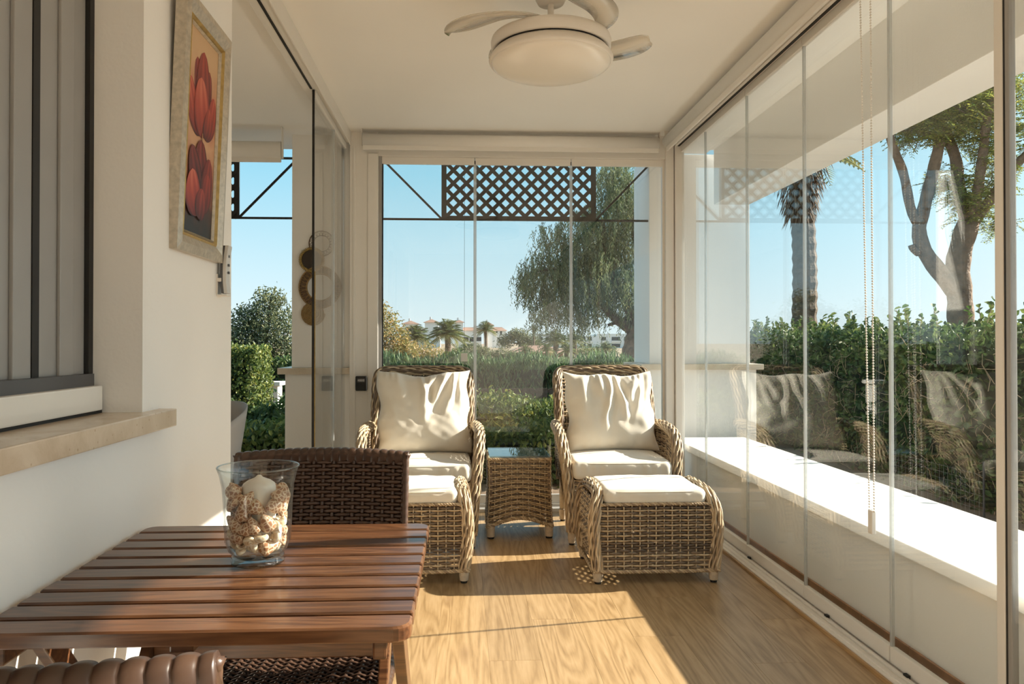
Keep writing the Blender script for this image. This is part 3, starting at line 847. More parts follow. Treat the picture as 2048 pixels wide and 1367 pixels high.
# loose cushions
SEAT = dict(a=0.298, b=0.295, h=0.108)
def place(o, root, x, y, z):
    M4 = Matrix.Translation(root.location) @ Matrix.Rotation(root.rotation_euler.z, 4, 'Z')
    o.location = M4 @ Vector((x, y, z)); o.rotation_euler.z = root.rotation_euler.z
sc1 = box_cushion('seat_cushion', None, **SEAT); place(sc1, ch1, 0, 0.255, 0.443)
tag(sc1, 'cream seat cushion on the armchair beside the side glazing', 'cushion', 'cream seat cushions')
sc2 = box_cushion('seat_cushion', None, seed=9, **SEAT); place(sc2, ch2, 0, 0.255, 0.443)
tag(sc2, 'cream seat cushion on the armchair behind the dining chair', 'cushion', 'cream seat cushions')
oc1 = box_cushion('ottoman_cushion', None, 0.262, 0.212, 0.080, r=0.032, crown=0.016, seed=4, pucker=0.002); place(oc1, ot1, 0, 0.212, 0.424)
tag(oc1, 'cream pad on the fully visible ottoman', 'cushion', 'cream ottoman pads')
oc2 = box_cushion('ottoman_cushion', None, 0.262, 0.212, 0.080, r=0.032, crown=0.016, seed=5, pucker=0.002); place(oc2, ot2, 0, 0.212, 0.424)
tag(oc2, 'cream pad on the ottoman behind the dining chair', 'cushion', 'cream ottoman pads')
F1 = [(-0.52, -0.18, 0.10, 0.020, 0.25), (-0.02, -0.10, 0.08, 0.034, -0.25), (0.18, 0.05, 0.07, 0.030, -0.05), (0.55, -0.2, 0.09, 0.022, 0.1), (0.80, -0.28, 0.07, 0.022, 0.2), (-0.30, 0.25, 0.09, 0.018, 0.3)]
F2 = [(-0.10, 0.10, 0.07, 0.028, 0.05), (0.22, -0.22, 0.07, 0.032, 0.0), (0.48, -0.3, 0.07, 0.028, 0.1), (0.72, -0.25, 0.06, 0.028, 0.25), (-0.55, 0.1, 0.1, 0.014, 0.35), (0.86, -0.10, 0.06, 0.02, 0.3)]
p1 = pillow('back_pillow', None, 0.302, 0.262, 0.115, F1, 2.0, (0, 0, 0), math.radians(-19)); place(p1, ch1, 0.012, 0.465, 0.742); p1.rotation_euler.z += math.radians(4.5)
tag(p1, 'cream back pillow with a deep fold running down its middle', 'pillow', 'cream back pillows')
p2 = pillow('back_pillow', None, 0.302, 0.266, 0.115, F2, 5.0, (0, 0, 0), math.radians(-19)); place(p2, ch2, 0.010, 0.465, 0.748); p2.rotation_euler.z += math.radians(5)
tag(p2, 'cream back pillow on the armchair nearer the key safe', 'pillow', 'cream back pillows')

# ---------------------------------------------------------------- wicker side table with glass top
st = tag(empty('side_table', (0.353, 4.60, 0)), 'square wicker side table with glass top between the armchairs', 'table')
a, D = 0.190, 0.37
def st_bottom(t): return 0.080 + 0.050 * np.sin(np.clip(t, 0, 1) * PI) ** 1.3
for i, (nm) in enumerate(('front_weave', 'right_weave', 'rear_weave', 'left_weave')):
    def SF(u, v, i=i):
        t = u; z = st_bottom(t) + (0.485 - st_bottom(t)) * v
        fl_ = 1.0 + 0.05 * (1 - np.clip(v, 0, 1)) ** 2 - 0.02 * np.sin(v * PI)
        x = (u * 2 - 1) * a * fl_; y = np.full_like(x, -a * fl_)
        c, s = [(1, 0), (0, 1), (-1, 0), (0, -1)][i]
        return np.stack([c * x - s * y, s * x + c * y + a, z], -1)
    mb = MB(); weave(mb, SF, 11, 34, 0.0054, 0.0026, 0.0052, np.where(np.arange(34) % 3 == 1, 0.10, 0.70) + 0.08 * np.sin(np.arange(34) * 2.3 + i))
    tt = np.linspace(0, 1, 9); twist_edge(mb, SF(tt, np.zeros(9)) - np.array([0, 0, 0.004]), 0.0085)
    twist_edge(mb, SF(tt, np.ones(9)), 0.008)
    mb.build(nm, 'wicker', st, smooth=True)
for sx in (-1, 1):
    for sy in (-1, 1):
        mb = MB(); mb.tube([(sx * 0.178, a + sy * 0.178, 0.46), (sx * 0.178, a + sy * 0.178, 0.085)], 0.014, 10)
        mb.build('corner_post', 'wicker_core', st, smooth=True)
        wrapped_foot(sx * 0.180, a + sy * 0.180, 0.092, st, 0.026, 0.024)
MB().box(-a + 0.006, a - 0.006, 0.006, 2 * a - 0.006, 0.478, 0.492).build('top_deck', 'wicker_core', st, bevel=0.004)
MB().box(-a + 0.002, a - 0.002, 0.002, 2 * a - 0.002, 0.497, 0.505).build('glass_top', 'tabletop_glass', st, bevel=0.0015, )

# ================================================================== DINING TABLE
tb = tag(empty('folding_table', (-0.445, 1.25, 0)), 'dark brown slatted wooden folding table against the house wall', 'table')
for k in range(10):
    y0 = k * 0.0730
    w = 0.0600
    me = MB()
    # plan outline: the outer slats have rounded ends
    r = 0.028 if k in (0, 9) else 0.004
    hx = 0.359
    o_ = []
    for (cx, cy, a0) in ((hx - r, w - r, 0), (-hx + r, w - r, 90), (-hx + r, r, 180), (hx - r, r, 270)):
        rr = r
        if k == 0 and cy > w / 2: rr = 0.004; cx = math.copysign(hx - rr, cx); cy = w - rr
        if k == 9 and cy < w / 2: rr = 0.004; cx = math.copysign(hx - rr, cx); cy = rr
        for q in range(6):
            an = math.radians(a0 + q * 18); o_.append((cx + rr * math.cos(an), cy + rr * math.sin(an)))
    n = len(o_)
    V = []
    for (z, ins) in ((0.704, 0.002), (0.7065, 0.0), (0.7265, 0.0), (0.7300, 0.0035)):
        for (x, y) in o_:
            V.append((x - math.copysign(min(ins, abs(x)), x), y0 + y + (ins if y < w / 2 else -ins), z))
    Q = [(l * n + i, l * n + (i + 1) % n, (l + 1) * n + (i + 1) % n, (l + 1) * n + i) for l in range(3) for i in range(n)]
    me.add(V, Q)
    me.add([V[3 * n + i] for i in range(n)], tris=[(0, i, i + 1) for i in range(1, n - 1)])
    me.add([V[i] for i in range(n)], tris=[(0, i + 1, i) for i in range(1, n - 1)])
    s = me.build('slat', 'dark_wood', tb)
for x in (-0.325, 0.305):
    MB().box(x - 0.012, x + 0.012, 0.03, 0.69, 0.664, 0.704).build('cross_rail', 'dark_wood', tb, bevel=0.004)
for x in (-0.02,):
    MB().box(x - 0.02, x + 0.02, 0.02, 0.69, 0.686, 0.704).build('cross_rail', 'dark_wood', tb, bevel=0.003)
for sx, xo, xi in ((-1, -0.295, -0.262), (1, 0.330, 0.270)):
    MB().bar((xo, 0.10, 0.70), (xo, 0.68, 0.0), 0.022, 0.045).build('leg', 'dark_wood', tb, bevel=0.003)
    MB().bar((xi, 0.63, 0.68), (xi, 0.06, 0.0), 0.022, 0.045).build('leg', 'dark_wood', tb, bevel=0.003)
MB().bar((-0.25, 0.487, 0.512), (0.26, 0.487, 0.512), 0.018, 0.056).build('stretcher', 'dark_wood', tb, bevel=0.003)
MB().bar((-0.28, 0.565, 0.08), (0.33, 0.565, 0.08), 0.018, 0.04).build('stretcher', 'dark_wood', tb, bevel=0.003)

# ================================================================== DINING CHAIRS (brown rattan)
def make_dining():
    root = empty('dining_chair')
    # local: y towards the back of the chair, seat front at y=0
    H2 = 0.245
    def SB(u, v):
        x = (u * 2 - 1) * (H2 - 0.008); z = 0.40 + v * 0.462
        return np.stack([x, 0.44 + 0.10 * v + 0.03 * (1 - (2 * u - 1) ** 2), z], -1)
    mb = MB(); weave(mb, SB, 16, 44, 0.0054, 0.0022, 0.0045, np.random.default_rng(3).uniform(0.15, 0.8, 44), stake=0.0055, stake_tone=0.45)
    mb.build('backrest', 'rattan', root, smooth=True)
    def SBack(u, v): return SB(u, v) + np.array([0, 0.006, 0])
    uu = np.linspace(0, 1, 9)
    P = [SBack(np.array([a_]), np.array([b_]))[0] for a_ in uu for b_ in (0.03, 0.97)]
    mbb = MB()
    g = np.array([[SB(np.array([a_]), np.array([b_]))[0] + (0, 0.004, 0) for b_ in np.linspace(0.02, 0.98, 8)] for a_ in uu]).reshape(-1, 3)
    mbb.add(g, grid_faces(9, 8)); mbb.build('back_liner', 'rattan_core', root, smooth=True)
    def SS(u, v):
        x = (u * 2 - 1) * (H2 - 0.006); y = 0.0 + v * 0.44
        return np.stack([x, y, 0.435 - 0.012 * np.sin(u * PI) * np.sin(v * PI)], -1)
    mb = MB(); weave(mb, SS, 16, 40, 0.0054, 0.0022, 0.0045, np.random.default_rng(4).uniform(0.15, 0.8, 40), stake=0.0055, stake_tone=0.45)
    mb.build('seat', 'rattan', root, smooth=True)
    MB().box(-H2 + 0.01, H2 - 0.01, 0.01, 0.43, 0.41, 0.424).build('seat_liner', 'rattan_core', root)
    # wrapped back frame: a flat band wound round the tube
    fr = [(-H2, 0.44, 0.40), (-H2, 0.49, 0.62), (-H2, 0.537, 0.852), (-H2 + 0.006, 0.543, 0.864), (-0.12, 0.561, 0.872), (0, 0.568, 0.874), (0.12, 0.561, 0.872), (H2 - 0.006, 0.543, 0.864), (H2, 0.537, 0.852), (H2, 0.49, 0.62), (H2, 0.44, 0.40)]
    P = spline(fr, 260); U, W, T = frames(P)
    s = np.r_[0, np.cumsum(np.linalg.norm(np.diff(P, axis=0), axis=1))]
    r = 0.0085 + 0.0013 * np.abs(np.sin(PI * s / 0.024))
    mb = MB(); mb.tube(P, r, 14, tone=0.35 + 0.4 * np.abs(np.sin(PI * s / 0.024)) )
    mb.build('back_frame', 'rattan', root, smooth=True)
    # broad ribbon wound over the top rail and down its rear
    n = 330; x = np.linspace(-H2 - 0.006, H2 + 0.006, n); q = x / H2
    P = np.stack([x, 0.541 + 0.027 * (1 - q ** 2), 0.866 + 0.009 * (1 - q ** 2)], -1)
    ph = (x / 0.0235) % 1.0; g = np.sin(PI * ph) ** 0.35
    pr = np.array([(-0.009, -0.012), (-0.010, 0.003), (-0.003, 0.0125), (0.012, 0.0145), (0.024, 0.006), (0.027, -0.012), (0.021, -0.060), (0.011, -0.060)])
    cen = np.array([0.009, -0.018])
    prof = cen + (pr - cen)[None] * (0.84 + 0.16 * g)[:, None, None]
    idx = np.floor(x / 0.0235).astype(int); tn = np.random.default_rng(8).uniform(0.15, 0.6, idx.max() - idx.min() + 1)[idx - idx.min()]
    sl = 0.35
    Pp = P
    mb = MB(); mb.sweep(Pp, np.tile([sl * 0.2, 1.0, 0], (n, 1)), np.tile([0.12, 0, 1.0], (n, 1)), prof, tone=np.clip(tn - 0.4 * (1 - g), 0, 1)); mb.build('top_wrap', 'rattan', root, smooth=True)
    for p in ([(-H2, 0, 0.43), (H2, 0, 0.43)], [(-H2, 0, 0.43), (-H2, 0.44, 0.43)], [(H2, 0, 0.43), (H2, 0.44, 0.43)]):
        q = spline(p, 80); s = np.linspace(0, 0.48, 80)
        MB().tube(q, 0.015 + 0.002 * np.abs(np.sin(PI * s / 0.024)), 10, tone=0.4).build('seat_rail', 'rattan', root, smooth=True)
    for sx in (-1, 1):
        MB().tube([(sx * 0.24, 0.0, 0.43), (sx * 0.245, -0.012, 0.0)], 0.0105, 10).build('leg', 'grey_metal', root, smooth=True)
        MB().tube([(sx * 0.24, 0.44, 0.42), (sx * 0.245, 0.50, 0.0)], 0.0105, 10).build('leg', 'grey_metal', root, smooth=True)
    return root
dc1 = make_dining(); register(dc1)
dc2 = copy_tree(dc1)
dc1.location = (-0.420, 1.68, 0); dc1.rotation_euler.z = math.radians(-1.0)
tag(dc1, 'dark brown woven rattan chair tucked under the far edge of the slatted table', 'chair', 'brown rattan dining chairs')
dc2.location = (-0.578, 1.300, 0); dc2.rotation_euler.z = math.radians(188)
tag(dc2, 'dark brown rattan chair of which only the banded top rail shows in the bottom corner', 'chair', 'brown rattan dining chairs')
# ================================================================== CEILING FAN
fan = tag(empty('ceiling_fan', (0.355, 3.0, 0)), 'white ceiling fan with round opal lamp and curved clear blades', 'ceiling fan')
MB().lathe([(0.001, 2.70), (0.072, 2.70), (0.070, 2.60), (0.052, 2.565), (0.001, 2.56)], 36).build('canopy', 'fan_white', fan, smooth=True)
MB().lathe([(0.0125, 2.57), (0.0125, 2.50), (0.022, 2.495), (0.036, 2.462), (0.040, 2.452), (0.10, 2.437), (0.001, 2.430)], 30).build('down_rod', 'fan_white', fan, smooth=True)
MB().lathe([(0.001, 2.438), (0.09, 2.437), (0.225, 2.425), (0.238, 2.418), (0.242, 2.405), (0.240, 2.376), (0.232, 2.371), (0.226, 2.375), (0.001, 2.375)], 64).build('motor_housing', 'fan_white', fan, smooth=True)
MB().lathe([(0.222, 2.376), (0.222, 2.364), (0.001, 2.364)], 48).build('shadow_gap', 'black', fan, smooth=True)
MB().lathe([(0.221, 2.370), (0.232, 2.362), (0.247, 2.343), (0.250, 2.334), (0.247, 2.326), (0.238, 2.324)], 64).build('lamp_rim', 'fan_white', fan, smooth=True)
dm = [(0.240, 2.327)] + [(0.240 * math.cos(t), 2.325 - 0.046 * math.sin(t)) for t in np.linspace(0.05, PI / 2 - 0.02, 14)] + [(0.001, 2.279)]
MB().lathe(dm, 64).build('lamp_dome', 'dome', fan, smooth=True)
for ang in (180, 268, 2, 92):
    # scythe-shaped blade, swinging out from the housing
    t = np.linspace(0, 1, 30)
    # local: starts at the housing edge behind the tip, arcs round to the tip on +x
    phi = np.radians(78) * (1 - t) ** 1.15
    rad = 0.15 + 0.255 * t ** 0.8
    cx, cy = rad * np.cos(phi), rad * np.sin(phi)
    tg = np.stack([np.gradient(cx), np.gradient(cy)], -1); tg /= np.linalg.norm(tg, axis=1)[:, None]
    nr = np.stack([-tg[:, 1], tg[:, 0]], -1)
    hw = 0.014 + 0.058 * np.sin(PI * np.clip(t, 0, 1) ** 1.9) ** 0.7; hw[-1] = 0.006
    z = 2.432 + 0.006 * t
    V = []
    for i in range(30):
        for sgn, dz in ((-1, 0.010), (0, 0.004), (1, -0.010)):
            for th in (0.0025, -0.0025):
                V.append((cx[i] + nr[i, 0] * hw[i] * sgn, cy[i] + nr[i, 1] * hw[i] * sgn, z[i] + dz * min(1, t[i] * 2) + th))
    V = np.array(V)
    a = math.radians(ang); R2 = np.array([[math.cos(a), -math.sin(a)], [math.sin(a), math.cos(a)]])
    V[:, :2] = V[:, :2] @ R2.T
    Q = []
    for i in range(29):
        b = i * 6; c = b + 6
        Q += [(b, b + 2, c + 2, c), (b + 2, b + 4, c + 4, c + 2), (b + 1, c + 1, c + 3, b + 3), (b + 3, c + 3, c + 5, b + 5), (b, c, c + 1, b + 1), (b + 4, b + 5, c + 5, c + 4)]
    MB().add(V, Q).build('blade', 'acrylic', fan, smooth=True)

# ================================================================== ROLLER BLINDS (rolled up)
def rolled_blind(name, p0, p1, label, face, zt=2.668, r=0.043):
    """fabric roll between two end brackets; face: direction towards the room"""
    root = tag(empty(name), label, 'roller blind', 'rolled-up roller blinds')
    a, b = Vector((p0[0], p0[1], zt - r)), Vector((p1[0], p1[1], zt - r))
    d = (b - a).normalized(); n = 24
    f = Vector((face[0], face[1], 0))
    prof = [(r * math.cos(t), r * math.sin(t)) for t in np.linspace(0, 2 * PI, n, endpoint=False)]
    P = np.array([a, b]); U = np.array([tuple(f)] * 2); W = np.array([(0, 0, 1)] * 2, float)
    MB().sweep(P, U, W, prof).build('fabric_roll', 'alu', root, smooth=True)
    q0, q1 = a + f * r * 0.2 - Vector((0, 0, r + 0.010)), b + f * r * 0.2 - Vector((0, 0, r + 0.010))
    MB().bar(q0, q1, 0.014, 0.034).build('bottom_bar', 'alu', root, bevel=0.003)
    for e in (a, b):
        s = -1 if e is a else 1
        c = e + d * s * 0.006
        MB().bar(c + Vector((0, 0, CEIL - c.z)), c - Vector((0, 0, r * 0.9)), 0.05, 0.004, up=d).build('bracket', 'alu', root, bevel=0.0015)
    return root
rolled_blind('roller_blind', (-0.70, 5.30), (1.40, 5.30), 'rolled-up cream blind along the top of the end glazing', (0, -1))
rb = rolled_blind('roller_blind', (1.455, -1.6), (1.455, 5.24), 'rolled-up cream blind running along the top of the side glazing', (-1, 0))
rolled_blind('roller_blind', (-3.3, 5.28), (-1.26, 5.28), 'rolled-up cream blind in the side room beyond the picture wall', (0, -1), zt=2.60, r=0.06)
# beaded pull chain of the side blind, with its weight
ico = bmesh.new(); bmesh.ops.create_icosphere(ico, subdivisions=1, radius=1.0)
iv = np.array([v.co[:] for v in ico.verts]); it = np.array([[v.index for v in f.verts] for f in ico.faces]); ico.free()
def beads(pts, r):
    mb = MB()
    for p in pts: mb.add(iv * r + np.array(p), tris=it)
    return mb
for (x, y0, y1) in ((1.500, 2.758, 2.706), (1.500, 2.686, 2.674)):
    zz = np.arange(0.585, 2.60, 0.0100)
    f = (zz - 0.585) / 2.0
    o = beads(np.stack([np.full_like(zz, x), y1 + (y0 - y1) * f, zz], -1), 0.0041).build('bead_chain', 'alu', rb, smooth=True)
    o['kind'] = 'stuff'
    MB().tube([(x, y1, 0.585), (x, y0, 2.60)], 0.0008, 4).build('chain_cord', 'alu', rb)
MB().box(1.492, 1.508, 2.676, 2.704, 0.500, 0.587).build('chain_weight', 'alu', rb, bevel=0.003)
# cord of the end blind
co = tag(empty('window_tag', (0.012, 5.408, 0)), 'small pale square sticker low on the end glass beside the first joint', 'sticker')
MB().box(-0.024, 0.024, 0, 0.002, 1.065, 1.125).build('sticker_face', 'alu', co, bevel=0.0008)
MB().tube([(0.002, -0.004, 1.13), (0.002, -0.004, 2.48)], 0.0012, 5).build('thread', 'grey_metal', co)

# ================================================================== PICTURE
pic = tag(empty('tulip_picture', (XL + 0.004, 2.335, 1.835), math.radians(90)), 'tall picture of two red tulips in a champagne and gold frame', 'picture')
pic.rotation_euler = (math.radians(2.2), 0, math.radians(90))
pw, ph = 0.40, 0.74
def frame_ring(mb, w0, h0, w1, h1, y0, y1, y2):
    """mitred moulding between outer (w0,h0) and inner (w1,h1) half sizes: back y0, outer lip y1, inner lip y2 (towards -y)"""
    o = [(-w0, -h0), (w0, -h0), (w0, h0), (-w0, h0)]; i = [(-w1, -h1), (w1, -h1), (w1, h1), (-w1, h1)]
    m = [((a[0] + b[0]) / 2, (a[1] + b[1]) / 2) for a, b in zip(o, i)]
    V = [(x, y0, z) for x, z in o] + [(x, y1, z) for x, z in o] + [(x, min(y1, y2) - 0.005, z) for x, z in m] + [(x, y2, z) for x, z in i] + [(x, y0, z) for x, z in i]
    Q = []
    for r in range(4):
        for k in range(4):
            Q.append((r * 4 + k, r * 4 + (k + 1) % 4, r * 4 + 4 + (k + 1) % 4, r * 4 + 4 + k))
    return mb.add(V, Q)
frame_ring(MB(), pw / 2, ph / 2, pw / 2 - 0.048, ph / 2 - 0.048, 0, -0.032, -0.024).build('frame', 'silver_frame', pic)
frame_ring(MB(), pw / 2 - 0.048, ph / 2 - 0.048, pw / 2 - 0.060, ph / 2 - 0.060, 0, -0.024, -0.018).build('gold_fillet', 'gold', pic)
frame_ring(MB(), pw / 2 - 0.060, ph / 2 - 0.060, pw / 2 - 0.068, ph / 2 - 0.068, 0, -0.017, -0.014).build('inner_slip', 'silver_frame', pic)
def canvas_mat():
    m, nt, b, o = nodes_of('painted_canvas')
    tc = nd(nt, 'TexCoord'); sp = nd(nt, 'SeparateXYZ'); nt.links.new(tc.outputs['Object'], sp.inputs[0])
    n = nd(nt, 'TexNoise', Scale=16.0, Detail=5.0); nt.links.new(tc.outputs['Object'], n.inputs['Vector'])
    mr = nd(nt, 'MapRange'); mr.inputs[1].default_value = -0.31; mr.inputs[2].default_value = 0.31; nt.links.new(sp.outputs[2], mr.inputs[0])
    ad = nd(nt, 'Math', operation='MULTIPLY_ADD'); nt.links.new(n.outputs['Fac'], ad.inputs[0]); ad.inputs[1].default_value = 0.22
    nt.links.new(mr.outputs[0], ad.inputs[2])
    r = ramp(nt, [(0.14, (0.022, 0.02, 0.018)), (0.26, (0.07, 0.03, 0.022)), (0.42, (0.42, 0.16, 0.09)), (0.58, (0.60, 0.34, 0.19)), (0.75, (0.50, 0.17, 0.09)), (1.0, (0.62, 0.40, 0.22))])
    nt.links.new(ad.outputs[0], r.inputs[0]); nt.links.new(r.outputs[0], b.inputs['Base Color']); b.inputs['Roughness'].default_value = 0.5
    return m
MB().box(-pw / 2 + 0.066, pw / 2 - 0.066, -0.012, -0.004, -ph / 2 + 0.066, ph / 2 - 0.066).build('canvas', canvas_mat(), pic)
M['petal'] = toned('painted_petal', [(0.0, (0.035, 0.012, 0.012)), (0.35, (0.20, 0.025, 0.02)), (0.7, (0.43, 0.06, 0.035)), (1.0, (0.62, 0.17, 0.10))], 0.5)
def petal(bx, bz, tx, tz, w, bend, dep, tone0, tone1, nm='painted_petal'):
    n, mseg = 22, 6
    t = np.linspace(0, 1, n); s = np.linspace(-1, 1, mseg * 2 + 1)
    ax, az = tx - bx, tz - bz; ln = math.hypot(ax, az); dx, dz = ax / ln, az / ln
    hw = w * np.sin(PI * np.clip(t, 0, 1) ** 0.8) ** 0.5 + 0.0015
    c = bend * np.sin(PI * t)
    X = bx + dx * ln * t[:, None] + dz * (c[:, None] + hw[:, None] * s[None])
    Z = bz + dz * ln * t[:, None] - dx * (c[:, None] + hw[:, None] * s[None])
    lim_x, lim_z = pw / 2 - 0.0665, ph / 2 - 0.0665
    X = np.clip(X, -lim_x, lim_x); Z = np.clip(Z, -lim_z, lim_z)
    tone = tone0 + (tone1 - tone0) * t[:, None] ** 0.8 + 0.10 * np.sin(s[None] * 9 + t[:, None] * 3) - 0.22 * (np.abs(s[None]) ** 3) + 0.05 * np.sin(s[None] * 31)
    MB().add(np.stack([X, np.full_like(X, dep), Z], -1).reshape(-1, 3), grid_faces(n, mseg * 2 + 1), tone=np.clip(tone, 0, 1).ravel()).build(nm, 'petal', pic, smooth=True)
d = -0.0122
for k, a in enumerate([(0.01, 0.02, -0.050, 0.225, 0.055, 0.012, 0.05, 0.5), (0.02, 0.02, 0.060, 0.215, 0.050, -0.008, 0.05, 0.5), (0.01, 0.02, 0.005, 0.258, 0.062, 0.0, 0.05, 0.62),
                       (0.0, 0.0, -0.108, 0.150, 0.044, -0.018, 0.15, 0.9), (0.03, 0.0, 0.110, 0.145, 0.042, 0.016, 0.1, 0.8), (0.01, -0.005, -0.012, 0.175, 0.064, 0.0, 0.30, 1.0), (0.03, 0.0, 0.070, 0.100, 0.034, 0.008, 0.1, 0.75)]):
    petal(a[0], a[1], a[2], a[3], a[4], a[5], d - 0.0003 * k, a[6], a[7])
d -= 0.003
MB().box(0.008, 0.014, d, d + 0.0006, -0.05, 0.01).build('painted_stem', 'terracotta', pic)
for k, a in enumerate([(0.01, -0.20, 0.005, -0.012, 0.062, 0.0, 0.0, 0.42), (0.0, -0.20, -0.075, -0.045, 0.052, 0.0, 0.0, 0.35), (0.02, -0.22, 0.085, -0.055, 0.050, 0.01, 0.0, 0.5),
                       (0.03, -0.23, 0.075, -0.105, 0.045, 0.008, 0.05, 0.6), (-0.02, -0.25, -0.065, -0.115, 0.062, -0.01, 0.15, 0.95), (0.0, -0.255, 0.03, -0.16, 0.045, 0.0, 0.05, 0.6)]):
    petal(a[0], a[1], a[2], a[3], a[4], a[5], d - 0.0003 * k, a[6], a[7])

# ================================================================== REMOTE CONTROL in its wall holder
rc = tag(empty('remote_control', (XL, 2.56, 1.44), math.radians(90)), 'pale remote control standing in a white wall holder below the picture', 'remote control')
P = spline([(0, -0.030, -0.075), (0, -0.026, -0.03), (0, -0.027, 0.03), (0, -0.034, 0.085)], 20)
U = np.tile([1.0, 0, 0], (20, 1)); W = np.tile([0, 1.0, 0], (20, 1))
MB().sweep(P, U, W, [(-0.020, -0.006), (0.020, -0.006), (0.020, 0.006), (-0.020, 0.006)]).build('remote_front', 'remote', rc, bevel=0.002)
MB().sweep(P + np.array([0, 0.011, 0]), U, W, [(-0.018, -0.0045), (0.018, -0.0045), (0.018, 0.0045), (-0.018, 0.0045)]).build('remote_back', 'grey_metal', rc, bevel=0.002)
MB().box(-0.022, 0.022, -0.004, 0.0, -0.082, -0.01).box(-0.022, 0.022, -0.034, 0.0, -0.084, -0.079).box(-0.0235, 0.0235, -0.016, 0, -0.036, -0.024).build('holder', 'fan_white', rc, bevel=0.001)
for z in (0.05, 0.02, -0.005):
    MB().box(-0.006, 0.006, -0.0365, -0.033, z - 0.004, z + 0.004).build('button', 'grey_metal', rc)

# ================================================================== ROUND MIRRORS on the column
mr_ = tag(empty('mirror_cluster', (0, 5.46, 0)), 'cluster of four round woven mirrors and discs on the far column', 'wall decor')
def ring_y(mb, cx, cz, R, r, y, k=40, sq=1.0, tone=0.5):
    t = np.linspace(0, 2 * PI, k + 1)
    return mb.tube(np.stack([cx + R * np.cos(t), np.full_like(t, y), cz + R * np.sin(t)], -1), r, 8, tone=tone)
def disc_y(mb, cx, cz, R, y0, y1, k=40, Ri=0.0):
    t = np.linspace(0, 2 * PI, k, endpoint=False)
    rings = [(Ri, y0), (R, y0), (R, y1), (Ri, y1)] if Ri else [(1e-4, y0), (R, y0), (R, y1), (1e-4, y1)]
    V = np.concatenate([np.stack([cx + r * np.cos(t), np.full_like(t, y), cz + r * np.sin(t)], -1) for r, y in rings])
    j = np.arange(k); jn = (j + 1) % k
    Q = np.concatenate([np.stack([a * k + j, a * k + jn, b * k + jn, b * k + j], -1) for a, b in ((0, 1), (1, 2), (2, 3), (3, 0))])
    return mb.add(V, Q)
# top: openwork ring
mb = MB(); ring_y(mb, -1.013, 1.914, 0.090, 0.004, -0.012); ring_y(mb, -1.013, 1.914, 0.058, 0.003, -0.012)
for k in range(40):
    a = k * 2 * PI / 40; b = a + (0.22 if k % 2 else -0.22)
    mb.tube([(-1.013 + 0.058 * math.cos(a), -0.012, 1.914 + 0.058 * math.sin(a)), (-1.013 + 0.09 * math.cos(b), -0.012, 1.914 + 0.09 * math.sin(b))], 0.0016, 4)
mb.build('openwork_ring', 'straw_dark', mr_, smooth=True)
disc_y(MB(), -1.013, 1.914, 0.057, -0.010, -0.004).build('mirror_glass', 'mirror', mr_)
# second: rope-framed mirror
M['dark_reflection_mirror'] = plain('dark_reflection_mirror', (0.09, 0.075, 0.065), 0.04, metal=1.0)  # dark reflection of the room behind, put into the mirror's tint
disc_y(MB(), -1.083, 1.796, 0.074, -0.018, -0.004).build('mirror_glass', 'dark_reflection_mirror', mr_)
mb = MB(); ring_y(mb, -1.083, 1.796, 0.080, 0.008, -0.016)
for k in range(48):
    a = k * 2 * PI / 48
    mb.tube([(-1.083 + 0.071 * math.cos(a), -0.022, 1.796 + 0.071 * math.sin(a)), (-1.083 + 0.081 * math.cos(a + 0.06), -0.027, 1.796 + 0.081 * math.sin(a + 0.06)), (-1.083 + 0.091 * math.cos(a + 0.12), -0.016, 1.796 + 0.091 * math.sin(a + 0.12))], 0.0042, 5)
mb.build('rope_frame', 'gold', mr_, smooth=True)
# third: wide woven ring with mirror
disc_y(MB(), -1.023, 1.599, 0.097, -0.012, -0.004).build('mirror_glass', 'mirror', mr_)
disc_y(MB(), -1.023, 1.599, 0.150, -0.018, -0.004, Ri=0.095).build('woven_ring', 'straw_dark', mr_)
mb = MB()
for R in (0.097, 0.150): ring_y(mb, -1.023, 1.599, R, 0.0045, -0.018)
for k in range(56):
    a = k * 2 * PI / 56; b = a + (0.13 if k % 2 else -0.13)
    mb.tube([(-1.023 + 0.097 * math.cos(a), -0.020, 1.599 + 0.097 * math.sin(a)), (-1.023 + 0.15 * math.cos(b), -0.020, 1.599 + 0.15 * math.sin(b))], 0.0018, 4)
mb.build('ring_cane', 'straw', mr_, smooth=True)
# fourth: coiled straw disc
mb = MB(); t = np.linspace(0, 2 * PI * 8, 330); rr = 0.006 + 0.078 * t / t[-1]
mb.tube(np.stack([-1.075 + rr * np.cos(t), np.full_like(t, -0.012), 1.41 + rr * np.sin(t)], -1), 0.0052 + 0.0007 * np.sin(t * 24), 6)
mb.build('coiled_disc', 'straw', mr_, smooth=True)

# ================================================================== KEY SAFE
ks = tag(empty('key_safe', (-0.712, 5.35, 0.914)), 'small black combination key safe on the beige post', 'key safe')
MB().box(-0.040, 0.040, -0.042, 0, -0.052, 0.052).build('body', 'black', ks, bevel=0.010, seg=3)
MB().box(-0.026, 0.026, -0.0435, -0.040, 0.010, 0.034).build('dial_window', 'grey_metal', ks, bevel=0.001)
for i, chs in enumerate('4800'):
    cu = bpy.data.curves.new('dial_digit', 'FONT'); cu.body = chs; cu.size = 0.020; cu.extrude = 0.0004; cu.align_x = 'CENTER'
    to = bpy.data.objects.new('dial_digit_text', cu); COL.objects.link(to)
    dg = bpy.context.evaluated_depsgraph_get(); me = bpy.data.meshes.new_from_object(to.evaluated_get(dg))
    bpy.data.objects.remove(to)
    me.materials.clear(); me.materials.append(M['digit'])
    o = link('dial_digit', me, ks); o.location = (-0.0185 + i * 0.0123, -0.0442, 0.0155); o.rotation_euler = (PI / 2, 0, 0)

